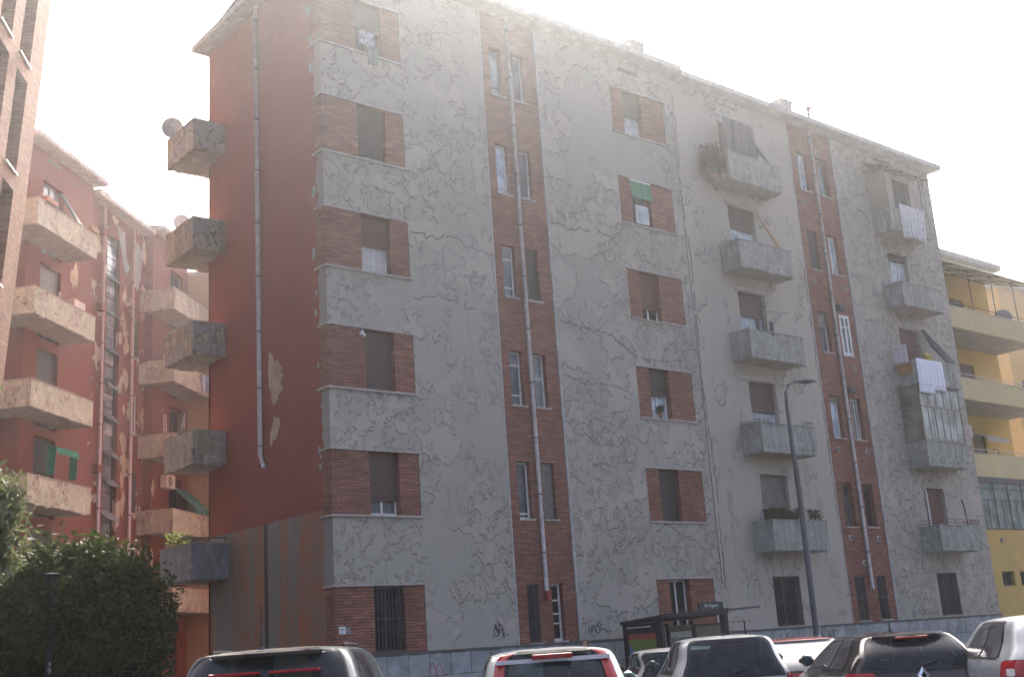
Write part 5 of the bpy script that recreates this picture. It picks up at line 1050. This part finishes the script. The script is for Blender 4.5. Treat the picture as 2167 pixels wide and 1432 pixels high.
cab('cream two door cabinet on the second balcony from top, red block',wl(1.75,.6,13.2),WA,.8,1.35,plain('cabinet_cream',(.50,.42,.32),.6)); cab('grey cabinet behind the corner balcony, lower red block right side',wl(9.6,.5,13.2),WA,.9,1.2,plain('cabinet_grey',(.3,.28,.26),.6))
def planter(label,loc,rz,w_): t=thing('flower_box',label,'flower box',loc,rz,'flower boxes'); MB().box(-w_/2,w_/2,-.09,.09,0,.02).box(-w_/2,w_/2,-.09,-.075,.02,.17).box(-w_/2,w_/2,.075,.09,.02,.17).box(-w_/2,-w_/2+.015,-.075,.075,.02,.17).box(w_/2-.015,w_/2,-.075,.075,.02,.17).build('trough',plain('terracotta',(.30,.13,.07),.8),t); MB().box(-w_/2+.016,w_/2-.016,-.074,.074,.022,.14).build('soil',plain('soil',(.08,.06,.05),.9),t); return t
planter('empty terracotta flower box at the left of the top red block balcony',wl(-1.1,.0,17.14),WA,.7); planter('empty terracotta flower box at the right of the top red block balcony',wl(1.85,.0,17.14),WA,.5)
m=MB(); pts=[wl(1.35,1.1,18.6),wl(1.45,1.1,18.6),wl(1.75,.25,17.1),wl(1.4,.25,17.1)]; m.quad(*pts); o=m.build('folded_awning',cloth_mat('awning_dark_green_grey',(.09,.11,.11)),None,loc=wl(1.5,.6,17.1)); o.modifiers.new('solid','SOLIDIFY').thickness=.08; tag(o,'dark side awning slanting over the top balcony of the red block','awning')
t=thing('window_awning','small bright green scalloped awning on the lowest visible red block window','awning',wl(1.15,1.1,9.3),WA)
gm=cloth_mat('awning_green',(.02,.20,.13)); rows=[[(-.72+1.44*k/24,-.75*j/4,.0-.22*j/4-(.05*abs(math.sin(k*math.pi/4)) if j==4 else 0)) for k in range(25)] for j in range(5)]; rows.append([(-.72+1.44*k/24,-.77,-.42-.05*abs(math.sin(k*math.pi/4))) for k in range(25)]); o=MB().grid(rows).build('canopy',gm,t); o.modifiers.new('solid','SOLIDIFY').thickness=.01
for s in (-.72,.72): o=MB().grid([[(s,-.45-.3*k/6,-.13-.09*k/6) for k in range(7)],[(s+.02*math.sin(k*2),-.4-.3*k/6,-1.15) for k in range(7)]]).build('side_curtain',gm,t); o.modifiers.new('solid','SOLIDIFY').thickness=.01
rows=[[wl(10.95+1.75*k/24,1.1-1.05*j/8,9.1-1.0*j/8-.12*math.sin(math.pi*k/24)*math.sin(math.pi*j/8)) for k in range(25)] for j in range(9)]; rows+=[[wl(10.95+1.75*k/24,.02+.02*math.sin(k),8.05-.35*j+.05*math.sin(k*.9)) for k in range(25)] for j in (1,)]
o=MB().grid(rows).build('sun_cloth',cloth_mat('cloth_teal',(.03,.19,.15)),None,smooth=True,loc=wl(11.8,.6,8.5)); o.modifiers.new('solid','SOLIDIFY').thickness=.01; tag(o,'teal sun cloth sagging over the right courtyard balcony','sun cloth')
o=MB(); rows=[[wl(11.4+1.3*k/30,-.05+.02*math.sin(k*1.7),13.95-.75*j/6+.03*math.sin(k)) for k in range(31)] for j in range(7)]; o.grid(rows); o=o.build('striped_towel',cloth_mat('towel_blue_stripe',(.50,.55,.62),(.10,.18,.32),5.5),None,smooth=True,loc=wl(12,-.05,13.9)); o.modifiers.new('solid','SOLIDIFY').thickness=.01; tag(o,'blue and white striped towels hung over the courtyard balcony parapet','towel')
t=thing('drying_rack','folded white drying rack on a courtyard balcony of the red block','drying rack',wl(9.1,.5,10.9),WA); m=MB(); m.tube([(-.2,0,-.9),(-.08,.05,.9),(.08,.05,.9),(.2,0,-.9)],.018,6)
for k in range(5): m.tube([(-.16+.015*k,.02,-.2+.22*k),(.16-.015*k,.02,-.2+.22*k)],.012,5)
m.build('frame',M['wht'],t)
t=thing('furled_parasol','closed striped parasol leaning on a courtyard balcony of the red block','parasol',wl(11.2,.7,10.0),WA); MB().tube([(-.25,0,.1),(.0,0,1.5),(.12,0,2.3)],[.05,.1,.05],8).tube([(-.05,.05,.9),(.1,.02,2.2)],[.1,.14],8).build('canopy',cloth_mat('parasol_stripe',(.30,.31,.33),(.08,.09,.1),9),t); MB().tube([(-.27,0,0),(.14,0,2.4)],.015,6).build('pole',M['iron'],t)
t=thing('step_stool','small folded white framed stool on the second red block balcony','stool',wl(.95,.7,13.2),WA); MB().tube([(-.12,0,0),(-.05,.02,1.5),(.05,.02,1.5),(.12,0,0)],.015,6).box(-.1,.1,-.01,.01,1.0,1.2).build('frame',M['wht'],t)
pot('low green plant on the lowest dark grey corner balcony',(13.55,30.6,4.6),.4,.45,lm3,160,61,.12)
pot('small fig like plant hanging on the end wall balcony door side, third from top',(14.2,30.2,10.2),.7,.15,dry,30,62,.08)
t=thing('folding_rack','black folding rack on the yellow house balcony near the awning','rack',(48.0,25.6,7.3)); MB().tube([(-.3,0,0),(.1,0,1.15),(.5,0,1.1),(.2,0,0)],.02,6).box(.1,.5,-.15,.15,.55,.62).box(.1,.5,-.15,.15,.25,.3).build('frame',M['ironB'],t)
# flying details: cables on the facade
MB().tube([(28.02,D-.015,18.6),(28.04,D-.015,12),(28.0,D-.015,3)],.012,4).build('cable',M['zincJ'],A,True)
# ================================================================ added volume that imitates veiling lens glare
hm=bpy.data.materials.new('veil_glare_air'); hm.use_nodes=True; ht=hm.node_tree; ht.nodes.clear(); ho=ht.nodes.new('ShaderNodeOutputMaterial'); hv=ht.nodes.new('ShaderNodeVolumePrincipled')
hv.inputs['Color'].default_value=(.93,.95,.95,1); hv.inputs['Density'].default_value=.0007; hv.inputs['Anisotropy'].default_value=.76; ht.links.new(hv.outputs[0],ho.inputs['Volume'])
hz_=MB().box(-30,130,-20,75,-1,46).build('veil_glare',hm); tag(hz_,'thin pale volume added over the street to imitate veiling lens glare',None,kind='stuff')
